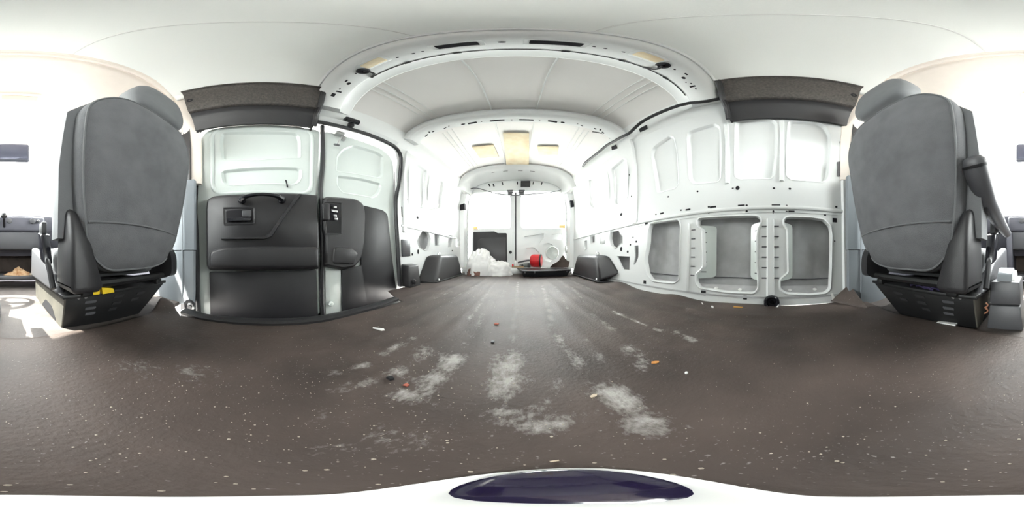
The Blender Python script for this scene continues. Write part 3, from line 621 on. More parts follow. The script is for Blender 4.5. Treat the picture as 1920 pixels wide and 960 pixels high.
# upper, bulging dark trim
U1 = rpoly([(-0.3113, 0.1909), (-0.3195, 0.5281), (-0.314, 0.5883), (-0.2702, 0.6071), (-0.0361, 0.6041), (0.1928, 0.6161), (0.3125, 0.616), (0.3155, 0.385), (0.3155, 0.176), (-0.0354, 0.1709), (-0.2954, 0.1707)], [.03, .04, .05, .04, .02, .02, .015, .02, .02, .02, .03], 3)
tr = obj('trim_panel', loft([(U1, -.01), (U1, .020), (inset(U1, .005), .034), (inset(U1, .012), .042), (inset(U1, .018), .046)], MLt), PLAST, d3, 40)
belly = rpoly([(-0.2894, 0.1826), (-0.2876, 0.2794), (-0.2064, 0.3016), (0.3048, 0.3033), (0.3093, 0.1821)], .03, 4)
obj('trim_belly', loft([(belly, .040), (inset(belly, .006), .052), (inset(belly, .014), .060), (inset(belly, .02), .062)], MLt), PLAST, d3, 40)
fold = rpoly([(-0.2217, 0.3484), (0.0061, 0.3508), (0.0341, 0.368), (0.1868, 0.6019), (0.2106, 0.6041), (0.048, 0.351), (0.0145, 0.3367), (-0.2216, 0.3367)], .01, 3)
obj('trim_fold', loft([(fold, .040), (fold, .047), (inset(fold, .003), .058)], MLt), PLAST, d3, 40)
lower = rpoly([(-0.2913, -0.1261), (-0.3004, 0.1595), (-0.0364, 0.1673), (0.3018, 0.1716), (0.3083, -0.118), (-0.036, -0.1198)], .008, 2)
obj('lower_board', prism(lower, MLd, -.004, .010, .003), PLAST2, d3)
# grab handle
hp = [(-0.11, 0.5563), (-0.0878, 0.5647), (-0.0073, 0.5707), (0.0727, 0.5672), (0.1, 0.5589)]
grab = obj('grab_handle', tube([(x, y, z) for (y, z), x in zip(hp, (-.84, -.815, -.80, -.815, -.84))], lambda t: .013+.004*math.cos(t*2*PI), 10, sub=2), GLOSSB, d3)
for y, z in (hp[0], hp[-1]): obj('handle_foot', lathe([(.022, 0), (.022, .018), (.016, .026), (.001, .027)], (-.865, y, z), (1, 0, 0), 14), GLOSSB, grab)
# latch pull
lp = rpoly([(-0.2175, 0.5219), (-0.0388, 0.5169), (-0.0386, 0.4173), (-0.2135, 0.4163)], .012, 3)
obj('latch_bezel', loft([(lp, .044), (lp, .049), (inset(lp, .005), .050), (inset(lp, .012), .046)], MLt), PLAST, d3)
li = rpoly([(-0.1965, 0.5014), (-0.0613, 0.5018), (-0.0583, 0.4322), (-0.193, 0.4334)], .01, 3)
lr = obj('latch_recess', prism(li, MLt, .040, .0465), HOLE, d3, 0)
obj('latch_lever', loft([(rpoly([(-0.1932, 0.4577), (-0.0584, 0.456), (-0.0583, 0.4352), (-0.19, 0.4363)], .006, 2), .044), (rpoly([(-0.1902, 0.4545), (-0.0612, 0.4531), (-0.0611, 0.4382), (-0.1871, 0.4392)], .006, 2), .058)], MLt), GLOSSB, d3)
obj('latch_pad', prism(rpoly([(-0.1095, 0.497), (-0.0613, 0.4987), (-0.0612, 0.4591), (-0.1093, 0.4603)], .006, 2), MLt, .044, .053, .002), GREYP, d3)
obj('marker_pin', tube([MLd(*((0.1294, 0.7112)), .002), MLd(*((0.138, 0.66)), .006)], .0045, 6), GLOSSB, d3)
# rear leaf
L2o = rpoly([(.345, -.10), (.335, .2), (.325, .66), (.345, .95), (.345, 1.15), (.37, 1.165), (.80, 1.165), (.90, 1.12), (.935, 1.02), (.935, .75), (.95, .5), (.955, 0), (.955, -.10)], [.02, .02, .05, .05, .02, .02, .05, .08, .08, .05, .05, .02, .02], 4)
W3 = rpoly([(0.4352, 0.8298), (0.4412, 0.9591), (0.4789, 1.035), (0.555, 1.104), (0.7591, 1.118), (0.8187, 1.096), (0.8263, 0.9081), (0.7898, 0.8701), (0.6241, 0.8486), (0.4682, 0.8298)], .02, 4)
W4 = rpoly([(0.4426, 0.7196), (0.4428, 0.7977), (0.6245, 0.8214), (0.801, 0.8302), (0.8122, 0.7956), (0.7755, 0.7251), (0.7243, 0.6811), (0.4822, 0.6681)], .02, 4)
obj('door_shell', skin(L2o, [W3, W4], MLd, 0, .03, [.5, .65, .8], ZD), PAINT2, d4, 25)
for p in (W3, W4): pressed(p, MLd, d4, .015, PAINT2)
U2 = rpoly([(0.338, 0.1903), (0.3409, 0.3709), (0.3316, 0.3951), (0.3346, 0.591), (0.3646, 0.6166), (0.5655, 0.6346), (0.6232, 0.6112), (0.6383, 0.5369), (0.628, 0.3368), (0.5953, 0.2263), (0.5457, 0.1775), (0.4593, 0.1648)], [.02, .02, .02, .02, .02, .03, .04, .05, .05, .05, .03, .02], 4)
obj('trim_panel', loft([(U2, -.01), (U2, .020), (inset(U2, .008), .036), (inset(U2, .018), .046)], MLt), PLAST, d4, 40)
b2_ = rpoly([(0.3807, 0.2044), (0.3926, 0.3052), (0.5179, 0.3022), (0.5639, 0.2667), (0.5306, 0.1944)], .02, 4)
obj('trim_belly', loft([(b2_, .040), (inset(b2_, .008), .054), (inset(b2_, .014), .056)], MLt), PLAST, d4, 40)
F2 = rpoly([(0.4629, 0.1647), (0.6067, 0.1886), (0.6229, 0.6033), (0.8138, 0.6012), (0.8622, 0.5765), (0.8906, 0.2903), (0.9365, -0.0342), (0.8609, -0.1477), (0.6698, -0.1599), (0.4597, -0.1438)], [.005, .01, .005, .02, .03, .02, .01, .02, .02, .01], 3)
obj('flat_board', prism(F2, MLt, -.004, .012, .003), PLAST2, d4)
obj('white_edge_strip', prism(rpoly([(0.3536, -0.121), (0.357, 0.1637), (0.4577, 0.1695), (0.4677, -0.1258)], .004, 2), MLd, -.004, .006, .002), PAINT2, d4)
obj('stop_buffer', lathe([(.016, 0), (.016, .010), (.010, .018), (.001, .02)], MLd(*((0.387, -0.0394)), .004), (1, 0, 0), 12), PAINT2, d4)
bz = rpoly([(0.3343, 0.5702), (0.4574, 0.581), (0.4531, 0.3772), (0.3442, 0.3742)], .01, 3)
obj('lock_bezel', loft([(bz, .044), (bz, .049), (inset(bz, .004), .049), (inset(bz, .007), .046)], MLt), PLAST, d4)
lk = obj('lock_pocket', prism(rpoly([(0.3504, 0.5586), (0.4215, 0.5613), (0.423, 0.4596), (0.352, 0.4563)], .008, 3), MLt, .040, .0475), HOLE, d4, 0)
obj('lock_mechanism', join(*[box(tuple(a-b for a, b in zip(MLt(y, z, .052), (.006, .010, .007))), tuple(a+b for a, b in zip(MLt(y, z, .052), (.006, .010, .007))), .002) for y, z in ((0.4038, 0.5415), (0.4102, 0.515), (0.4028, 0.4873), (0.4093, 0.4681), (0.3897, 0.5159))]), STEEL, lk)
obj('lock_flap', prism(rpoly([(0.3244, 0.5554), (0.3669, 0.5573), (0.3652, 0.4542), (0.3261, 0.4542)], .006, 2), MLt, .040, .064, .003), PLAST, d4)
# door check arm at the top of the rear leaf
ck = obj('check_bracket', join(box(tuple(a-b for a, b in zip(MLd(*((0.4415, 1.16)), .015), (.02, .03, .016))), tuple(a+b for a, b in zip(MLd(*((0.4415, 1.16)), .015), (.02, .03, .016))), .004),
    box(tuple(a-b for a, b in zip(MLd(*((0.4725, 1.129)), .012), (.012, .012, .02))), tuple(a+b for a, b in zip(MLd(*((0.4725, 1.129)), .012), (.012, .012, .02))), .003)), STEEL, d4)
obj('check_rod', tube([MLd(*((0.454, 1.132)), .03), MLd(*((0.4242, 1.036)), .04)], .005, 8), STEEL, ck)
obj('check_knob', lathe([(.001, -.008), (.018, -.006), (.020, 0), (.018, .006), (.001, .008)], MLd(*((0.421, 1.03)), .04), (.5, 0, .8), 12), GREYP, ck)
# centre seal and seal round the opening
sl = thing('door_seal', (-.88, .3, -.1), 'thick black rubber seal framing the two side doors', 'door seal')
sp = [(-0.3556, -0.1284), (-0.3635, 0.0637), (-0.3757, 0.3439), (-0.396, 0.5785), (-0.4129, 0.7742), (-0.4183, 0.9521), (-0.3952, 1.091), (-0.3406, 1.172), (-0.2088, 1.201), (-0.036, 1.202), (0.1916, 1.213), (0.329, 1.222), (0.465, 1.223), (0.6426, 1.231), (0.7949, 1.233), (0.9076, 1.226), (0.9733, 1.17), (0.9888, 1.06), (0.9805, 0.8755), (0.9512, 0.7647), (0.9345, 0.6405), (0.9448, 0.4198), (0.953, 0.1655), (0.957, 0.0115)]
obj('perimeter_seal', tube([ML(y, z, .004) for y, z in sp], .0165, 8, sub=1), BLACK, sl)
cs = [(0.3334, 1.208), (0.3457, 1.027), (0.3483, 0.8432), (0.3388, 0.7389), (0.3307, 0.6416), (0.3396, 0.5711), (0.3376, 0.4052), (0.3432, 0.3116), (0.3377, 0.1889), (0.3317, 0.0504), (0.3405, -0.1225)]
obj('centre_seal', tube([MLd(y, z, .006) for y, z in cs], lambda t: .015, 8, sub=1), BLACK, sl)
# latch striker above the leaves
st = thing('door_striker', ML(*((0.495, 1.28)), 0), 'black striker block above the side doors, beside the roof rail', 'striker')
yk, zk = (0.4943, 1.286)
obj('block', box((XL(zk), yk-.05, zk-.022), (XL(zk)+.05, yk+.05, zk+.022), .01), GLOSSB, st)
obj('hook', box((XL(zk)+.005, yk-.02, zk-.055), (XL(zk)+.03, yk+.02, zk-.015), .006), BLACK, st)

# outer body panels that close the shell off from daylight
obj('outer_body', slab(lambda u, v, s: (XL(-.2+1.6*v)-.115-.01*s, -.46+2.96*u, -.2+1.6*v), 4, 16), PAINT, wall_l)
obj('outer_body', slab(lambda u, v, s: (XR(-.2+1.6*v)+.125+.01*s, -.46+2.96*u, -.2+1.6*v), 4, 16), PAINT, wall_r)
for sx, w in ((-1, wall_l), (1, wall_r)):
    a, b = sorted((X0+sx*.80, X0+sx*.99))
    obj('pillar_core', box((a, -.46, -.2), (b, -.40, 1.40)), PLAST, w)
    obj('rocker', box((a, -.46, -.2), (b, 2.5, -.13)), PLAST, w)

# ------------------------------------------------------------------ overhead shelves
def shelf(sx, y0, y1, label):
    s = thing('overhead_shelf', (X0+sx*.75, (y0+y1)/2, 1.12), label, 'shelf', 'speckled overhead shelves')
    prof = [(.672, 1.462), (.690, 1.452), (.700, 1.43), (.712, 1.38), (.726, 1.33), (.742, 1.285), (.752, 1.272), (.766, 1.268)]
    n = len(prof)-1
    def f(u, v, side):
        k = v*n; i = min(int(k), n-1); a, b = prof[i], prof[i+1]; t = k-i
        x = a[0]+(b[0]-a[0])*t-.03; z = a[1]+(b[1]-a[1])*t
        yy = y0+(y1-y0)*u
        return (X0+sx*(x+(.014 if side else 0)), yy, z+(.006 if side else 0))
    obj('shelf_panel', slab(f, 20, 27), SHELF, s, 50)
    obj('lower_cove', slab(lambda u, v, w: (X0+sx*(.738+.075*v**.6+(.014 if w else 0)), y0+(y1-y0)*u, 1.266-.125*v), 10, 10), PLAST, s, 50)
    prof = prof+[(.80, 1.24), (.82, 1.19), (.83, 1.145)]
    obj('top_lip', tube([(X0+sx*.645, y0+(y1-y0)*k/6, 1.463) for k in range(7)], .006, 8), SHELF, s)
    obj('end_cap', loft([([(x-.035, z) for x, z in prof]+[(.86, 1.14), (.80, 1.40)], y1-.004), ([(x-.038, z) for x, z in prof]+[(.86, 1.138), (.80, 1.40)], y1+.006)], lambda u, v, d: (X0+sx*u, d, v)), PLAST, s)
    obj('end_roll', tube([(X0+sx*(x-.032), y1+.014, z) for x, z in prof], .010, 8), PLAST, s)
    a, zz = (.690, 1.352)
    obj('screw_hole', lathe([(.017, 0), (.017, .004), (.010, .005), (.001, .002)], (X0+sx*.688, y0+.025, 1.372), (-sx, 0, -.25), 14), HOLE, s)
    return s
shelf(-1, -.37, .262, 'dark speckled overhead shelf above the side doors')
shelf(1, -.37, .215, 'dark speckled overhead shelf above the ribbed bare wall')

# ------------------------------------------------------------------ cab shell
def headz(y): k = max(0, min(1, (-.42-y)/.55)); return 1-.48*k**1.25
cab = struct('wall_front', (X0, -1.0, 0))
def head(u, v, s):
    L = arch_loop(1.12); k = u*(len(L)-1); i = min(int(k), len(L)-2); t = k-i; p = L[i][0].lerp(L[i+1][0], t)
    y = -.42-.55*v; z = 1.12+(p.y-1.12)*headz(y)
    return (p.x*(1-.0*v), y, z-.022+(.012 if s else 0))
hl = obj('cab_headliner', slab(head, 60, 12), CREAM, ceiling, 60)
def edge(u, v, s):
    L = arch_loop(1.10); k = u*(len(L)-1); i = min(int(k), len(L)-2); t = k-i; p = L[i][0].lerp(L[i+1][0], t); n = L[i][1]
    a = v*PI; return (p.x+n.x*(.020+.022*math.sin(a)-(.01 if s else 0)), -.432-.03*v, p.y+n.y*(.020+.022*math.sin(a)-(.01 if s else 0)))
obj('headliner_edge', slab(edge, 60, 6), CREAM, ceiling, 60)
# windscreen with its rounded inner frame
def ws(x, t, d):                   # t 0 at the header, 1 at the dash
    bulge = .10*(1-((x-X0)/.8)**2)
    return (x, -.955-.64*t-bulge-d*.6, 1.33-.72*t+d*.6)
scr = rpoly([(-.76, .02), (-.25, .0), (-.18, .13), (.09, .13), (.16, .0), (.70, .02), (.76, .98), (-.82, .98)], [.10, .06, .04, .04, .06, .10, .08, .08], 5)
obj('windscreen_frame', skin([(-.86, -.06), (-.3, -.06), (.0, -.06), (.3, -.06), (.80, -.06), (.83, 1.06), (-.89, 1.06)], [scr], ws, 0, .02, [.2*k-.8 for k in range(9)], [.2, .4, .6, .8]), CREAM, cab, 30)
w1 = struct('window_1', (X0, -1.3, .95))
obj('pane', skin(inset(scr, -.02), [], ws, .03, .006, [.2*k-.8 for k in range(9)], [.2, .4, .6, .8]), GLASS, w1, 30)
obj('firewall', box((-.92, -1.74, -.02), (.86, -1.70, .66)), DASH, cab)
obj('cowl', box((-.92, -1.74, .56), (.86, -1.45, .62), .02), DASH, cab)
n_win = 2
for sx, mp, nm in ((-1, ML, 'door_5'), (1, MR, 'door_6')):
    d = struct(nm, (X0+sx*.85, -.95, 0))
    win = rpoly([(-.50, .72), (-.50, 1.18), (-.56, 1.24), (-.93, 1.24), (-1.50, .78), (-1.48, .72)], .05, 4)
    o_ = [(-.40, -.02), (-.40, 1.34), (-.98, 1.34), (-1.72, .66), (-1.72, -.02)]
    obj('door_inner', skin(o_, [win], mp, -.01, .04, [-.6, -.8, -1.0, -1.2, -1.5], [.2, .4, .6, .8, 1.0, 1.2]), DASH, d, 30)
    obj('window_frame', loft([(inset(win, -.03), -.008), (inset(win, -.02), .012), (inset(win, -.004), .012), (inset(win, .002), -.05)], mp, False, False), CREAM, d, 50)
    obj('armrest', box((X0+sx*.78-.04, -1.25, .50), (X0+sx*.78+.04, -.65, .56), .02, 3), DASH, d)
    obj('window_pane', skin(inset(win, -.008), [], mp, -.03, .005, [], [.8, .9, 1.0, 1.1, 1.2]), GLASS, d, 30)
    # B-pillar: grey lower trim, cream upper trim, belt anchor
    bp = thing('pillar_trim', (X0+sx*.80, -.47, 0), 'blue-grey lower pillar trim beside the %s seat' % ('passenger' if sx < 0 else 'driver'), 'pillar trim', 'pillar trims behind the cab doors')
    obj('lower_moulding', slab(lambda u, v, s: (X0+sx*(.775+.030*math.sin(v*PI)*(1 if s == 0 else 0)*-1+.05*v*v+(.03 if s else 0)-.03*max(0, .25-u)), -.365-.30*v, -.02+.30*u), 8, 10), TRIMG, bp, 50)
    obj('upper_moulding', slab(lambda u, v, s: (X0+sx*(.785-.026*math.sin(v*PI)*(1 if s == 0 else 0)+.05*v*v+(.03 if s else 0)), -.365-.28*v, .284+.42*u), 8, 10), TRIMG, bp, 50)
    obj('pillar_groove', tube([(X0+sx*.757, -.425, .02+.66*k/8) for k in range(9)], .004, 6), TRIMG, bp)
    up = obj('cream_upper_trim', slab(lambda u, v, s: mp(-.350-.16*v, .70+.76*u, (.030*math.sin(v*PI)+.010 if s == 0 else -.01)), 16, 8), CREAM, bp, 50)
    tag(up, 'cream upper moulding')
    ra = thing('belt_anchor', (X0+sx*.76, -.36, 0), 'black belt anchor %s' % ('with white tag at the foot of the passenger side pillar' if sx < 0 else 'ring at the base of the ribbed bare wall'), 'belt anchor')
    if sx < 0:
        yy, zz = (-0.3497, -0.0339)
        obj('anchor_loop', join(tube([(-.765, yy-.02+.026*math.cos(a), zz+.012+.030*math.sin(a)) for a in [2*PI*k/12 for k in range(13)]], .010, 8), lathe([(.018, -.01), (.018, .012)], (-.775, yy-.02, zz), (1, 0, 0), 12)), BLACK, ra)
        obj('bolt', lathe([(.007, 0), (.007, .012), (.003, .014)], (-.76, yy+.012, zz+.012), (1, 0, 0), 8), STEEL, ra)
        obj('tag', hexa([(-.77, yy-.075, zz-.04), (-.765, yy-.075, zz-.04), (-.765, yy-.045, zz-.03), (-.77, yy-.045, zz-.03), (-.77, yy-.08, zz-.02), (-.765, yy-.08, zz-.02), (-.765, yy-.05, zz-.005), (-.77, yy-.05, zz-.005)]), WHITEP, ra)
    else:
        yy, zz = (0.015, 0.0216)
        ra.location = (.785, yy, zz)
        obj('ring', tube([(.778, yy+.030*math.cos(a), zz+.030*math.sin(a)) for a in [2*PI*k/16 for k in range(17)]], .009, 8), GLOSSB, ra)
        obj('plug', lathe([(.028, 0), (.028, .012), (.012, .020), (.012, .006), (.001, .006)], (.797, yy, zz), (-1, 0, 0), 16), HOLE, ra)
        obj('wire_tail', tube([(.775, yy-.01, zz-.025), (.765, yy-.025, zz-.022), (.77, yy-.035, zz-.01)], .005, 6), STEEL, ra)

# ------------------------------------------------------------------ seats
def seat(cx, sx, label, hdz, top):           # sx = +1 driver side (outboard +X)
    st = thing('captain_chair', (cx, -.62, 0), label, 'seat', 'cab seats')
    def yrear(z): 
        t = (z-.20)/.64
        return -.405+.125*max(0, min(1, t))**.75
    def mp(u, v, d): return (cx+sx*u, yrear(v)-d, v)
    # outline of the backrest, u outboard positive
    ol = rpoly([(-.12, .195), (-.195, .26), (-.228, .42), (-.240, .60), (-.238, top-.082), (-.16, top), (.14, top), (.235, top-.092), (.25, .50), (.235, .30), (.19, .215), (.10, .195)], [.06, .08, .08, .08, .10, .10, .12, .14, .12, .08, .06, .05], 5)
    c = (0, .52)
    def sc(k): return [(c[0]+(u-c[0])*k, c[1]+(v-c[1])*k) for u, v in ol]
    bk = obj('backrest', loft([(sc(.25), -.014), (sc(.6), -.012), (sc(.85), -.006), (sc(.95), .002), (sc(.985), .012), (sc(1), .028), (sc(1.0), .09), (sc(.96), .13), (sc(.8), .15)], mp), FAB, st, 60)
    for dd, k in ((.006, .972),):
        obj('piping', tube([mp(u, v, dd) for u, v in sc(k)+[sc(k)[0]]], .0035, 6), FABS, bk)
    obj('seam', tube([mp(u, .335+.012*math.sin((u+.25)*6), -.0150+.010*(abs(u)/.2)**2) for u in [-.20+.42*k/14 for k in range(15)]], .003, 6), FABS, bk)
    obj('side_bolster', loft([([(-.26, .30), (-.27, .50), (-.26, .72), (-.20, .80), (-.16, .78), (-.16, .30)], d) for d in (.06, .09, .12, .14)], lambda u, v, d: (cx+sx*(u*(1 if d < .13 else .95)), yrear(v)-d, v)), FABS, st, 60)
    obj('side_bolster', loft([([(.26, .30), (.27, .50), (.26, .72), (.20, .80), (.16, .78), (.16, .30)], d) for d in (.06, .09, .12, .14)], lambda u, v, d: (cx+sx*(u*(1 if d < .13 else .95)), yrear(v)-d, v)), FABS, st, 60)
    hr = rpoly([(-.13, .85), (-.145, .95), (-.11, 1.06), (.10, 1.06), (.145, .95), (.13, .85)], [.04, .06, .06, .06, .06, .04], 5)
    hc = (0, .95)
    hs = lambda k: [(u*k, hc[1]+(v-hc[1])*k) for u, v in hr]
    obj('headrest', loft([(hs(.6), -.042), (hs(.9), -.036), (hs(.98), -.022), (hs(1), .0), (hs(.98), .045), (hs(.85), .07)], lambda u, v, d: (cx+sx*(u+.055), -.345-d, v+hdz)), FABS, st, 60)
    for k in (-.06, .06): obj('headrest_post', tube([(cx+sx*(k+.05), -.36, .78), (cx+sx*(k+.05), -.36, .95)], .007, 8), STEEL, st)
    # cushion and its plastic side shield
    obj('cushion', box((cx-.235, -.98, .17), (cx+.235, -.47, .285), .05, 4), FABS, st, 60)
    inn = -sx                          # towards the aisle
    xi = cx+inn*.235
    obj('side_shield', hexa([(xi-.02, -.98, .13), (xi+.02, -.98, .13), (xi+.02, -.47, .13), (xi-.02, -.47, .13), (xi-.02, -.95, .30), (xi+.02, -.95, .30), (xi+.02, -.62, .23), (xi-.02, -.62, .23)], .014, 3), GREYP, st)
    cv = rpoly([(-.365, .15), (-.372, .30), (-.395, .375), (-.445, .392), (-.485, .36), (-.50, .28), (-.51, .15)], [.02, .05, .05, .04, .05, .05, .02], 5)
    obj('recliner_cover', loft([(inset(cv, .010), cx+inn*.15), (cv, cx+inn*.165), (cv, cx+inn*.232), (inset(cv, .006), cx+inn*.240), (inset(cv, .02), cx+inn*.243)], lambda u, v, d: (d+inn*max(0, v-.17)*(.30 if abs(d-cx) < .17 else 0), u, v)), PLAST, st, 50)
    cv2 = rpoly([(-.37, .16), (-.37, .25), (-.40, .30), (-.46, .30), (-.49, .24), (-.50, .16)], .03, 4)
    obj('recliner_cover', loft([(cv2, cx-inn*.19), (cv2, cx-inn*.235), (inset(cv2, .01), cx-inn*.245)], lambda u, v, d: (d, u, v)), PLAST, st, 50)
    # buckle on its stalk
    bx = cx+inn*.262
    obj('buckle_stalk', tube([(bx, -.47, .15), (bx+.002, -.50, .20), (bx+.006, -.535, .245)], .010, 8), BLACK, st)
    bu = obj('belt_buckle', hexa([(bx-.012, -.515, .222), (bx+.018, -.515, .222), (bx+.018, -.575, .235), (bx-.012, -.575, .235), (bx-.012, -.55, .325), (bx+.022, -.55, .325), (bx+.022, -.615, .340), (bx-.012, -.615, .340)], .006), GLOSSB, st)
    obj('belt_tongue', box((bx-.006, -.62, .33), (bx+.014, -.57, .375), .004), BLACK, bu)
    # rails and the sheet-metal pedestal
    for k in (-.17, .17): obj('seat_rail', box((cx+k-.018, -1.0, .128), (cx+k+.018, -.42, .15), .004), PEDB, st)
    obj('recliner_bar', tube([(cx-.22, -.42, .165), (cx+.22, -.42, .165)], .014, 8), PEDB, st)
    a0, a1 = cx+inn*.22, cx-inn*.245
    b1_ = cx-inn*.10
    obj('pedestal', hexa([(a0, -.505, -.005), (b1_, -.475, -.005), (b1_, -.98, -.005), (a0, -.98, -.005), (a0, -.475, .128), (a1, -.44, .128), (a1, -1.0, .128), (a0, -1.0, .128)], .004), PEDB, st)
    obj('pedestal_lip', box((cx-.245, -1.0, .122), (cx+.245, -.435, .134), .003), PEDB, st)
    sd = obj('pedestal_side', hexa([(a0-inn*.002, -.507, -.002), (a0+inn*.004, -.507, -.002), (a0+inn*.004, -.98, -.002), (a0-inn*.002, -.98, -.002), (a0-inn*.002, -.475, .124), (a0+inn*.004, -.475, .124), (a0+inn*.004, -.99, .124), (a0-inn*.002, -.99, .124)]), PEDS, st)
    obj('side_cutout', prism(rpoly([(-.56, .0), (-.62, .045), (-.72, .05), (-.80, .0)], .015, 3), lambda u, v, d: (a0+inn*d, u, v), .001, .0055), HOLE, sd, 0)
    def mpb(u, v, d):                # back face of the pedestal, u from the aisle side outward
        t = v/.128; k0 = a0; k1 = b1_+(a1-b1_)*t; x = k0+(k1-k0)*u
        yb = (-.505+(.03)*u)*(1-t)+(-.475+.035*u)*t
        return (x, yb+d, v)
    for u0, v0, w in ((.16, .092, .10), (.18, .067, .10), (.20, .045, .10), (.42, .098, .10), (.44, .072, .10), (.68, .095, .10), (.66, .072, .09), (.44, .048, .09)):
        obj('vent_slot', prism(rpoly(rect(u0, v0-.005, u0+w, v0+.005), .01, 2), mpb, -.002, .0025), (GREYP if u0 < .21 else PLAST), st, 0)
    for u0, v0 in ((.10, .112), (.155, .112)):
        obj('rivet_hole', prism(disc(u0, v0, .012, .006, 10), mpb, -.002, .003), STEEL, st, 0)
    return st, a0, inn
s1, _, _ = seat(-.40, -1, 'grey fabric passenger seat seen from behind, beside the side doors', .03, .822)
s2, _, _ = seat(.395, 1, 'grey fabric driver seat seen from behind, with armrest raised', .11, .842)
# driver's folding armrest
ap = [(.137, -.362, .522), (.1365, -.364, .520), (.1355, -.369, .513), (.134, -.378, .500), (.132, -.398, .473), (.126, -.45, .418), (.112, -.56, .372), (.10, -.68, .345)]
rad = [.010, .022, .030, .034, .035, .032, .024, .018]
def arm_r(t): k = t*(len(rad)-1); i = min(int(k), len(rad)-2); return rad[i]+(rad[i+1]-rad[i])*(k-i)
arm = obj('armrest', tube(ap, arm_r, 16), GREYP, s2, 80)
obj('armrest_band', tube([(.1342, -.3765, .502), (.1335, -.381, .496)], .0358, 16), BLACK, arm)
obj('armrest_pivot', lathe([(.03, -.03), (.034, 0), (.03, .03), (.001, .032)], (.15, -.46, .41), (1, 0, 0), 16), BLACK, s2)
# clutter under the seats
t = thing('plastic_tab', (-.30, -.44, .15), 'small yellow plastic piece under the passenger seat back', 'plastic piece')
obj('yellow_tab', join(box((-.275, -.445, .128), (-.245, -.425, .148), .004), hexa([(-.33, -.44, .128), (-.285, -.44, .128), (-.285, -.425, .128), (-.33, -.425, .128), (-.325, -.44, .142), (-.28, -.44, .150), (-.28, -.425, .150), (-.325, -.425, .142)])), YELL, t)
t = obj('orange_connector', box((-.30, -.492, .093), (-.245, -.478, .103), .003), ORNG); tag(t, 'orange strip on the black base of the passenger seat', 'connector')
t = obj('seat_wiring', join(*[tube([(.25+.03*k, -.45-.01*(k % 2), .135), (.27+.03*k, -.43, .155), (.30+.03*k, -.44, .150), (.33+.028*k, -.46, .14)], .007, 6, sub=2) for k in range(4)]), mat('violet_wire', (.05, .04, .10), .4)); tag(t, 'bundle of dark violet wiring under the driver seat', 'wiring')
t = obj('paper_scrap', hexa([(.215, -.455, .135), (.255, -.455, .135), (.255, -.44, .136), (.215, -.44, .136), (.215, -.455, .142), (.25, -.455, .15), (.25, -.44, .15), (.215, -.44, .142)]), WHITEP); tag(t, 'white paper scrap under the driver seat back', 'paper')

# handbrake console
hb = thing('handbrake_console', (.105, -.56, 0), 'grey handbrake console on the floor beside the driver seat', 'console')
obj('console_base', hexa([(.045, -.70, -.005), (.165, -.70, -.005), (.165, -.515, -.005), (.045, -.515, -.005), (.055, -.70, .082), (.158, -.70, .082), (.158, -.525, .082), (.055, -.525, .082)], .006), GREYP, hb)
obj('console_top', hexa([(.053, -.70, .085), (.160, -.70, .085), (.160, -.523, .085), (.053, -.523, .085), (.058, -.70, .165), (.156, -.70, .165), (.156, -.53, .165), (.058, -.53, .165)], .008), GREYP, hb)
cap = obj('lever_boot', loft([([(-.535+.0, .16), (-.545, .185), (-.575, .205), (-.61, .205), (-.65, .185), (-.665, .16)], x) for x in (.085, .092, .128, .135)], lambda u, v, d: (d, u, v)), TRIMG, hb, 60)
obj('boot_cap', loft([([(-.548, .16), (-.556, .180), (-.58, .196), (-.607, .196), (-.64, .18), (-.652, .16)], x) for x in (.075, .087)], lambda u, v, d: (d, u, v)), WHITEP, cap, 60)
obj('wire_coil', tube([(( .172+.005*math.cos(k*.9)), -.535+.006*math.sin(k*.9), .045+.003*k) for k in range(14)], .003, 6), mat('copper_wire', (.45, .2, .12), .4), hb)

hb.location.x -= .022

# ------------------------------------------------------------------ dashboard, mirror, cab lamp
da = thing('dashboard', (X0, -1.42, 0), 'dark grey dashboard under the windscreen', 'dashboard')
prof = [(-1.70, .60), (-1.48, .612), (-1.34, .60), (-1.285, .575), (-1.27, .53), (-1.30, .45), (-1.36, .42), (-1.44, .25), (-1.70, .25)]
obj('upper_dash', loft([(prof, x) for x in (-.84, -.6, -.3, 0, .3, .55, .78)], lambda u, v, d: (d, u+.05*((d-X0)/.8)**2*0, v)), DASH, da, 40)
obj('centre_binnacle', box((-.30, -1.34, .44), (.18, -1.255, .565), .02, 3), DASH, da)
for x, r in ((-.245, .014), (-.20, .024), (-.02, .022), (.07, .022)):
    obj('heater_knob', lathe([(r, 0), (r*.9, .014), (r*.5, .018), (.001, .018)], (x, -1.256, .525), (0, 1, 0), 16), GREYP, da)
# open storage bin in the centre
bw = [((-.30, .08), (-.262, .44)), ((.14, .08), (.178, .44))]
obj('bin_side', hexa([(-.31, -1.62, .06), (-.265, -1.62, .06), (-.265, -1.29, .06), (-.31, -1.27, .06), (-.31, -1.62, .44), (-.265, -1.62, .44), (-.265, -1.26, .44), (-.31, -1.24, .44)], .012, 3), DASH, da)
obj('bin_side', hexa([(.145, -1.62, .06), (.19, -1.62, .06), (.19, -1.27, .06), (.145, -1.29, .06), (.145, -1.62, .44), (.19, -1.62, .44), (.19, -1.24, .44), (.145, -1.26, .44)], .012, 3), DASH, da)
obj('bin_lid', hexa([(-.27, -1.40, .30), (.15, -1.40, .30), (.15, -1.285, .30), (-.27, -1.285, .30), (-.27, -1.40, .44), (.15, -1.40, .44), (.15, -1.265, .44), (-.27, -1.265, .44)], .010, 3), GREYP, da)
obj('bin_floor', box((-.28, -1.62, .06), (.16, -1.265, .095), .010, 3), GREYP, da)
obj('bin_back', box((-.28, -1.64, .08), (.16, -1.60, .44)), BROWNM, da)
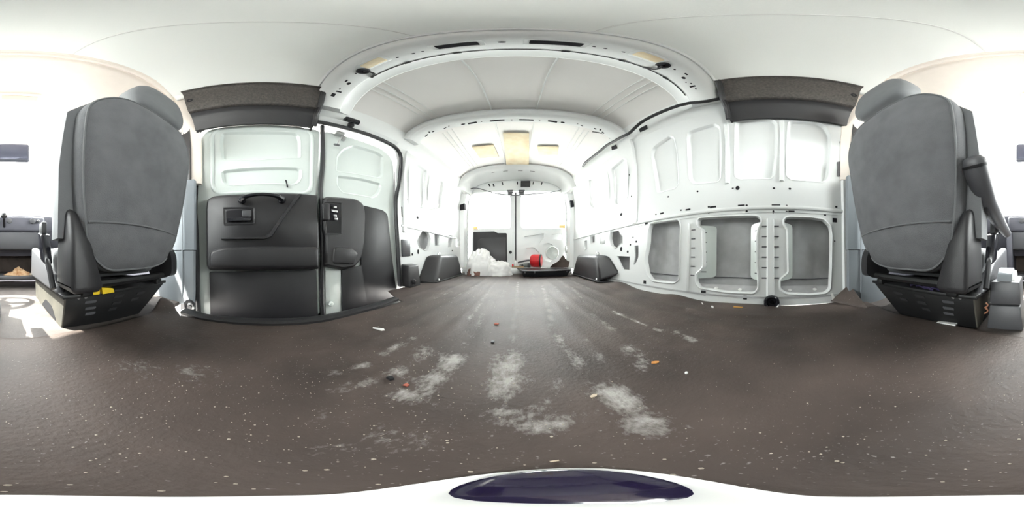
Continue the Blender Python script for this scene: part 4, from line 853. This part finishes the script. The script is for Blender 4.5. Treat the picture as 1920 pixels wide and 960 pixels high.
obj('lower_dash', hexa([(-.84, -1.62, .12), (-.31, -1.62, .12), (-.31, -1.42, .12), (-.84, -1.42, .12), (-.84, -1.62, .46), (-.31, -1.62, .46), (-.31, -1.30, .46), (-.84, -1.30, .46)], .02, 3), DASH, da)
obj('lower_dash', hexa([(.19, -1.62, .15), (.78, -1.62, .15), (.78, -1.42, .15), (.19, -1.42, .15), (.19, -1.62, .46), (.78, -1.62, .46), (.78, -1.32, .46), (.19, -1.32, .46)], .02, 3), DASH, da)
sw = thing('steering_wheel', (.40, -1.18, .55), 'black steering wheel beyond the driver seat', 'steering wheel')
ax = Vector((0, .55, .83)).normalized(); u_ = Vector((1, 0, 0)); v_ = ax.cross(u_); c_ = Vector((.40, -1.12, .60))
obj('wheel_rim', tube([c_+u_*.19*math.cos(a)+v_*.19*math.sin(a) for a in [2*PI*k/32 for k in range(33)]], .014, 8), BLACK, sw)
obj('wheel_hub', lathe([(.07, -.03), (.075, 0), (.06, .02), (.001, .022)], c_, tuple(ax), 20), PLAST, sw)
for a in (0, PI, PI*1.5): obj('wheel_spoke', tube([c_+u_*.05*math.cos(a)+v_*.05*math.sin(a), c_+u_*.185*math.cos(a)+v_*.185*math.sin(a)], .013, 8), PLAST, sw)
obj('steering_column', tube([c_, c_-ax*.22], .035, 12), PLAST, sw)
gl = thing('gear_lever', (-.02, -1.22, .45), 'short gear lever on the dashboard centre', 'gear lever')
obj('lever', tube([(.02, -1.28, .47), (.02, -1.20, .50), (.02, -1.16, .53)], .010, 8), BLACK, gl); obj('knob', lathe([(.001, -.025), (.02, -.018), (.026, 0), (.02, .018), (.001, .025)], (.02, -1.155, .545), (0, .3, 1), 14), PLAST, gl)
mi = thing('rear_view_mirror', (-.065, -.95, .9), 'dark interior mirror hanging at the top of the windscreen', 'mirror')
mx0, mz1 = (0.0898, 1.033); mx1, mz0 = (-0.1352, 0.8821)
obj('mirror_shell', box((mx1, -.985, mz0), (mx0, -.945, mz1), .014, 3), DASH, mi)
obj('mirror_face', box((mx1+.012, -.946, mz0+.012), (mx0-.012, -.942, mz1-.012), .003), mat('mirror_glass', (.16, .165, .22), .15, metal=.6), mi)
obj('mirror_stem', tube([(-.055, -.98, mz1-.02), (-.055, -1.04, 1.10), (-.055, -1.10, 1.22)], .014, 8), CREAM, mi)
obj('sensor_housing', hexa([(-.14, -1.10, 1.12), (.04, -1.10, 1.12), (.04, -1.06, 1.12), (-.14, -1.06, 1.12), (-.19, -1.05, 1.27), (.09, -1.05, 1.27), (.09, -.97, 1.27), (-.19, -.97, 1.27)], .015, 3), CREAM, mi)
la = thing('cab_lamp', (-.06, -.79, 1.36), 'cream interior lamp with amber lens on the cab headliner', 'lamp')
zl = 1.12+(1.59-1.12)*headz(-.79)-.022
obj('lamp_body', box((-.17, -.83, zl-.018), (.045, -.755, zl+.012), .012, 3), CREAM, la)
obj('lamp_lens', box((-.15, -.815, zl-.024), (.025, -.77, zl-.012), .005), mat('smoky_lens', (.55, .47, .38), .3), la)
rg = thing('rag', (-.10, -1.34, .095), 'crumpled rust-orange rag lying in the dashboard bin', 'rag')
def ragf(u, v):
    a = u*2*PI; r = .115*(1-v)*(1+.25*noise.noise(Vector((math.cos(a)*2, math.sin(a)*2, 4))))
    return (-.10+1.15*r*math.cos(a), -1.34+.55*r*math.sin(a), .094+.05*v*(1+.8*noise.noise(Vector((math.cos(a)*3, math.sin(a)*3, v*6)))))
obj('cloth', grid(ragf, 30, 10), RUST, rg, 70)
obj('scrap', box((-.26, -1.30, .094), (-.18, -1.275, .112), .006), CHIP, rg)

# ------------------------------------------------------------------ wheel-arch covers
def arch_cover(sx, xi, xo, y0b, y0t, y1, zt, zb, label):
    t = thing('wheel_arch_cover', ((xi+xo)/2, (y0b+y1)/2, zb), label, 'wheel arch', 'wheel arch covers')
    bm = hexa([(xo, y0b-.13-(.08 if sx > 0 else 0), zb+(.02 if sx < 0 else .08)), (xi, y0b, zb), (xi, y1, zb), (xo, y1+.06, zb), (xo, y0t-.14, zt), (xi+sx*.03, y0t, zt), (xi+sx*.03, y1-.10, zt), (xo, y1-.08, zt)])
    es = [e for e in bm.edges if not (e.verts[0].co.z < zb+.03 and e.verts[1].co.z < zb+.03)]
    bmesh.ops.bevel(bm, geom=es, offset=.035, segments=5, profile=.5, affect='EDGES', clamp_overlap=True)
    obj('moulded_cover', bm, PLAST, t, 60)
    fl_ = [(xo, y0b-.15), (xi-sx*.02, y0b-.02), (xi-sx*.02, y1+.02), (xo, y1+.05)]
    obj('base_flange', prism(fl_, lambda u, v, d: (u, v, zb+d), 0, .008), PLAST, t)
    kn = lathe([(.001, .022), (.012, .020), (.018, .010), (.018, -.004), (.026, -.006)], ((xi+xo)/2+sx*.01, y0t+.02, zt+.006), (0, 0, 1), 12)
    obj('retaining_knob', kn, STEEL, t)
    obj('clip', lathe([(.012, 0), (.010, .008), (.001, .010)], (xi-sx*.004, y0b+.04, zb+.02), (-sx, -.3, .5), 8), STEEL, t)
    return t
arch_cover(-1, -.735, -.872, 1.32, 1.50, 2.06, .262, .004, 'black moulded wheel arch cover beside the white plastic bag')
arch_cover(1, .70, .812, 1.30, 1.44, 2.06, .262, .012, 'black moulded wheel arch cover beside the flat black tray')
jb = thing('step_box', (-.82, 1.07, 0), 'small dark plastic box between the side doors and the wheel arch', 'box')
obj('box_body', hexa([(-.875, .99, .0), (-.775, .985, .0), (-.775, 1.13, .0), (-.875, 1.15, .0), (-.875, .99, .185), (-.79, .985, .175), (-.79, 1.12, .175), (-.875, 1.13, .185)], .010, 3), PLAST, jb)
obj('back_panel', prism(rpoly([(0.9949, 0.385), (1.099, 0.3839), (1.101, 0.25), (0.996, 0.2457)], .006, 2), ML, -.002, .012, .003), GREYP, jb)
obj('plug', lathe([(.022, 0), (.022, .01), (.012, .014), (.001, .014)], (-.774, 1.03, .045), (1, -.3, 0), 12), BLACK, jb)

# ------------------------------------------------------------------ cargo at the back
bag = thing('plastic_bag', (-.37, 2.10, 0), 'large crumpled white plastic bag by the wheel arch', 'bag')
def bagf(cx, cy, rx, ry, h, sd):
    def f(u, v):
        a = u*2*PI; e = v*PI/2; n = noise.noise(Vector((math.cos(a)*2+sd, math.sin(a)*2, v*2.4)))+.6*noise.noise(Vector((math.cos(a)*5+sd, math.sin(a)*5, v*6)))+.35*abs(noise.noise(Vector((math.cos(a)*11+sd, math.sin(a)*11, v*13))))
        k = 1+.20*n
        return (cx+rx*k*math.cos(a)*math.cos(e)**.7, cy+ry*k*math.sin(a)*math.cos(e)**.7, max(.004, h*k*math.sin(e)**.8))
    return f
bd = obj('bag_body', grid(bagf(-.50, 2.12, .20, .17, .29, 0), 72, 30), BAGM, bag, 80)
obj('bag_fold', grid(bagf(-.27, 2.10, .18, .15, .165, 5), 60, 24), BAGM, bag, 80)
obj('bag_fold', grid(bagf(-.60, 2.20, .12, .12, .25, 9), 50, 20), BAGM, bag, 80)
o = obj('dark_bundle', grid(bagf(-.565, 1.99, .09, .06, .095, 13), 40, 16), mat('reddish_brown_cloth', (.30, .15, .11), .8, col2=(.05, .035, .035), scale=14), None, 80); tag(o, 'reddish brown cloth bundle under the front of the white bag', 'cloth')
ty = thing('flat_tray', (.33, 2.02, .0), 'flat black plastic tray lying before the right rear door', 'tray')
p0 = (-0.02, 2.188); p1 = (0.0669, 1.674); p2 = (0.6433, 1.656); p3 = (0.6979, 2.074)
TO = [(-.03, 2.27), (.035, 1.86), (.16, 1.835), (.56, 1.85), (.645, 1.90), (.64, 2.27)]
obj('tray_top', loft([(rpoly(TO, .02, 3), .074), (rpoly(TO, .02, 3), .080), (inset(rpoly(TO, .02, 3), .008), .084), (inset(rpoly(TO, .02, 3), .03), .080)], lambda u, v, d: (u, v, d)), PLAST, ty)
obj('tray_front', hexa([(.05, 1.90, .006), (.58, 1.90, .006), (.58, 1.94, .006), (.05, 1.94, .006), (.04, 1.862, .078), (.62, 1.875, .078), (.62, 1.94, .078), (.04, 1.94, .078)], .006), BLACK, ty)
for x, y, h in ((.07, 1.865, .05), (.18, 1.855, .05), (.57, 1.875, .055)):
    obj('tray_clip', box((x-.008, y-.005, h), (x+.008, y+.006, h+.022), .003), GREYP, ty)
rd = thing('red_canister', (.18, 2.33, .085), 'red rounded canister lying behind the black tray', 'canister')
rx0, rz0 = (0.1619, 0.0969); rx1, rz1 = (0.3706, 0.2732)
zc = (rz1+.086)/2; rr = (rz1-.086)/2
obj('canister_body', lathe([(.001, -.082), (rr*.75, -.080), (rr*.95, -.06), (rr, -.03), (rr, .05), (rr*.93, .075), (rr*.7, .086), (.001, .088)], (.255, 2.38, zc), (.95, -.3, 0), 24), REDP, rd)
obj('end_ring', lathe([(rr*.98, .0), (rr*1.03, .004), (rr*1.03, .016), (rr*.98, .02)], (.31, 2.363, zc), (.95, -.3, 0), 24), BLACK, rd)
obj('red_spout', box((-.10, 2.34, .088), (-.075, 2.365, .135), .008), REDP, rd)
tl = thing('power_tool', (.09, 2.33, .085), 'grey metal tool lying against the red canister', 'tool')
obj('tool_body', hexa([(.0, 2.32, .088), (.155, 2.32, .088), (.155, 2.37, .088), (.0, 2.37, .088), (.01, 2.32, .13), (.16, 2.32, .155), (.16, 2.37, .155), (.01, 2.37, .13)], .008), BAGG, tl)
obj('tool_handle', tube([(-.015, 2.335, .155), (.03, 2.335, .168), (.11, 2.335, .185), (.155, 2.335, .188)], .012, 8, sub=1), GREYP, tl)
obj('black_foot', box((.12, 2.300, .087), (.165, 2.322, .145), .006), BLACK, tl)
obj('tool_knob', lathe([(.016, 0), (.016, .014), (.001, .016)], (.05, 2.32, .115), (0, -1, 0), 12), BLACK, tl)
o = obj('wood_batten', box((-.10, 2.302, .086), (.07, 2.314, .104), .002), WOOD); tag(o, 'brown wooden batten lying in front of the grey tool', 'batten')
o = obj('white_bottle', lathe([(.001, 0), (.018, .001), (.020, .01), (.020, .07), (.016, .085), (.009, .092), (.009, .105), (.001, .106)], (-.05, 2.37, .087), (0, 0, 1), 16), WHITEP); tag(o, 'small white bottle standing at the rear door seam', 'bottle')
# turned-up mat piece in the rear right corner
o = obj('mat_offcut', slab(lambda u, v, s: (.44+.26*u+.02*v, 2.27-.04*u-.05*v*(1-u)+.008*s, .086+(.115-.03*u+.10*math.exp(-((u-.62)/.16)**2)*.75)*v*(.35+.65*min(1, u*2.2))), 16, 8), BROWNM, None, 50); tag(o, 'brown rubber mat piece folded up in the rear right corner', 'mat piece')

# ------------------------------------------------------------------ wiring
hn = thing('wiring_harness', (.7, 1.0, 1.3), 'thick black cable running along the roof edge to the rear doors', 'cable')
hz = [(0.7041, 0.1857, 1.34), (0.6927, 0.255, 1.309), (0.6855, 0.3182, 1.297), (0.6715, 0.4109, 1.319), (0.6723, 0.5622, 1.318), (0.6742, 0.7095, 1.316), (0.6786, 0.7988, 1.284), (0.6843, 0.8495, 1.272), (0.6793, 0.9338, 1.283), (0.6827, 1.057, 1.304), (0.6833, 1.138, 1.325), (0.6915, 1.302, 1.336), (0.6901, 1.482, 1.358), (0.6831, 1.631, 1.366)]
hz += [(*(lambda q: (q[0], 2.16, q[1]))((0.8798, 1.586)),), (*(lambda q: (q[0], 2.25, q[1]))((0.8908, 1.513)),), (*(lambda q: (q[0], 2.33, q[1]))((0.844, 1.412)),), (*(lambda q: (q[0], 2.36, q[1]))((0.76, 1.354)),), (*(lambda q: (q[0], 2.38, q[1]))((0.6813, 1.352)),)]
obj('main_loom', tube(hz, .0125, 8, sub=1), BLACK, hn)
q = (0.7037, 1.37); obj('loom_grommet', lathe([(.001, -.03), (.03, -.02), (.034, 0), (.03, .02), (.001, .03)], (q[0], 2.37, q[1]), (1, 0, .2), 12), GREYP, hn)
pts = [(*(lambda q: (q[0], 2.385, q[1]))(q),) for q in ((0.6324, 1.31), (0.5331, 1.262), (0.3713, 1.231), (0.1344, 1.194), (-0.1, 1.175), (-0.2965, 1.209), (-0.4566, 1.265), (-0.6041, 1.336), (-0.7048, 1.347), (-0.7818, 1.319), (-0.8516, 1.309))]
obj('thin_loom', tube(pts, lambda t: .006+.003*t, 6, sub=1), GREYP, hn)
obj('loom_branch', tube([MR(*((1.119, 1.408)), .03), MR(*((1.108, 1.435)), .04), MR(*((1.127, 1.462)), .05), MR(*((1.177, 1.5)), .06)], .006, 6, sub=1), BLACK, hn)
q = (-0.8463, 1.312); obj('loom_end', box((q[0]-.012, 2.34, q[1]-.03), (q[0]+.012, 2.38, q[1]+.02), .006), BLACK, hn)
wn = thing('roof_wire', (X0, .395, 1.5), 'thin dark wire clipped along the front roof bow', 'wire')
xs = [-.52+1.22*k/40 for k in range(41)]
obj('wire', tube([MA(x, 0, 0)(0, .398, .066) for x in xs], .0035, 6), BLACK, wn)
for x in (-.33, -.16, .12, .30, .52):
    p = MA(x, 0, 0)(0, .398, .068); obj('wire_clip', box((p[0]-.012, p[1]-.005, p[2]-.005), (p[0]+.012, p[1]+.005, p[2]+.005), .002), BLACK, wn)
for x, tail in ((-.485, False), (.42, True)):
    mp = MA(x, 0, 0); p = Vector(mp(0, .335, .070))
    n_ = Vector(mp(0, .335, .1))-p
    obj('rubber_grommet', lathe([(.026, 0), (.027, .006), (.020, .010), (.012, .008), (.001, .004)], p, tuple(n_), 16), GLOSSB, wn)
    obj('wire_tail', tube([mp(0, .338, .078), mp(.012, .36, .09), mp(.004, .385, .08), mp(-.03, .398, .068)], .006, 6, sub=2), BLACK, wn)

# ------------------------------------------------------------------ litter on the mat
def bit(name, px, poly, h, m, label, cat, rot=0, k=1):
    poly = [(u*k, v*k) for u, v in poly]; h *= k
    x, y = px; c, s = math.cos(rot), math.sin(rot); z = mat_z(x, y)
    o = obj(name, loft([(poly, 0), (poly, h*.6), (inset(poly, .0006*k), h)], lambda u, v, d: (x+u*c-v*s, y+u*s+v*c, z+.0005+d)), m); tag(o, label, cat); return o
bit('plastic_shard', (-0.3863, 0.3348), [(-.022, -.003), (-.005, -.004), (.012, -.009), (.020, -.002), (.014, .006), (-.004, .003), (-.022, .001)], .004, WHITEP, 'white spoon-shaped plastic shard on the mat by the side doors', 'plastic shard', .4)
bit('dry_leaf', (0.2399, 0.2172), [(-.012, -.006), (.0, -.008), (.012, -.004), (.014, .003), (.002, .006), (-.010, .005)], .003, LEAF, 'dry orange leaf lying on the mat', 'leaf', -.6, .65)
bit('paint_chip', (0.0933, 0.1889), [(-.008, -.003), (.003, -.005), (.010, 0), (.003, .005), (-.007, .003)], .002, CHIP, 'beige chip on the mat near the middle', 'chip', .3, .7)
bit('dark_stone', (-0.1868, 0.1858), [(-.006, -.004), (.004, -.005), (.007, .002), (0, .006), (-.006, .003)], .005, BLACK, 'small black stone on the mat beside a dusty streak', 'stone')
bit('red_crumb', (-0.0759, 0.5514), [(-.007, -.005), (.006, -.005), (.008, .003), (0, .006), (-.007, .004)], .004, mat('red_clay', (.42, .12, .08), .8), 'small red clay crumb in the middle of the mat', 'crumb')
bit('brown_pebble', (-0.156, 0.1891), [(-.004, -.004), (.004, -.003), (.004, .003), (-.003, .004)], .003, mat('red_clay', (.42, .12, .08), .8), 'reddish pebble at the end of a dusty streak', 'pebble')
bit('grey_pebble', (-0.0678, 0.4211), [(-.005, -.004), (.005, -.004), (.005, .003), (-.004, .004)], .004, GREYP, 'grey pebble on the mat behind the red crumb', 'pebble')
bit('foam_bead', (0.2425, 0.1462), [(.003*math.cos(a), .003*math.sin(a)) for a in [2*PI*k/8 for k in range(8)]], .004, WHITEP, 'tiny white foam bead on the mat right of the orange leaf', 'foam bead')
bit('white_splinter', (0.7441, 0.3543), [(-.014, -.002), (.014, -.002), (.014, .002), (-.014, .001)], .003, WHITEP, 'thin white splinter by the ribbed wall', 'splinter', .6)
bit('white_stub', (0.706, 0.2838), [(-.014, -.004), (.004, -.005), (.016, -.002), (.014, .005), (-.012, .003)], .005, WHITEP, 'white plastic stub by the ribbed wall', 'plastic stub', .5)
bit('orange_stick', (0.7336, 0.168), [(-.022, -.004), (.022, -.003), (.022, .004), (-.022, .003)], .005, mat('orange_wood', (.50, .26, .06), .7), 'short orange-brown stick at the foot of the wall', 'stick', 1.5)
bit('cigarette_butt', (0.0173, 0.0775), [(-.008, -.003), (.006, -.003), (.008, .002), (-.007, .003)], .004, CHIP, 'beige butt on the mat near the camera base', 'cigarette butt', .3, .35)
o = obj('white_strip', prism(rpoly([(-0.2803, 0.0545), (-0.292, 0.0565), (-0.3029, 0.017), (-0.2883, 0.0155)], .003, 2), lambda y, z, d: (.783-d, y, z), 0, .002), WHITEP); tag(o, 'short white tape strip hanging over the mat edge at the wall', 'tape')
o = obj('white_slip', hexa([(.24, -.50, .004), (.31, -.49, .004), (.31, -.475, .004), (.24, -.48, .004), (.24, -.50, .010), (.31, -.49, .006), (.31, -.475, .006), (.24, -.48, .010)]), WHITEP); tag(o, 'white paper slip at the foot of the driver seat base', 'paper')
# fine grit
bm = bmesh.new(); rnd = random.Random(11)
for k in range(1500):
    a = rnd.random(); 
    if a < .6: x, y = rnd.uniform(-.55, .78), rnd.uniform(-.42, 1.2)
    else: x, y = rnd.gauss(-.1, .12), rnd.gauss(.02, .16)
    if x < mat_left(y)+.02 or x > .78 or y < -.44: continue
    s = rnd.uniform(.0003, .0010)*(1.0 if a < .9 else 1.6); z = mat_z(x, y)
    r = bmesh.ops.create_icosphere(bm, subdivisions=0 if False else 1, radius=s, matrix=Matrix.Translation((x, y, z+s*.3)))
o = obj('floor_grit', bm, mat('pale_grit', (.5, .44, .36), .9, var=.4, scale=60), None, 0); tag(o, 'fine pale grit scattered over the brown rubber mat', 'grit', None, 'stuff')

# camera foot below the lens
cb = thing('camera_foot', (0, 0, 0), 'small white camera stand foot with a glossy dark violet pad', 'camera stand')
def foot(u, v, s):
    a = u*2*PI; r = (.024+.044*max(0, math.cos(a-1.26))**1.7+.0015*math.sin(a*3))*v
    return (r*math.cos(a), r*math.sin(a), .0075 if s == 0 else .002)
obj('white_plate', slab(foot, 48, 3), WHITEP, cb)
obj('violet_pad', lathe([(.026, 0), (.026, .004), (.023, .006), (.001, .0065)], (.012, .036, .0072), (0, 0, 1), 28), PURP, cb)
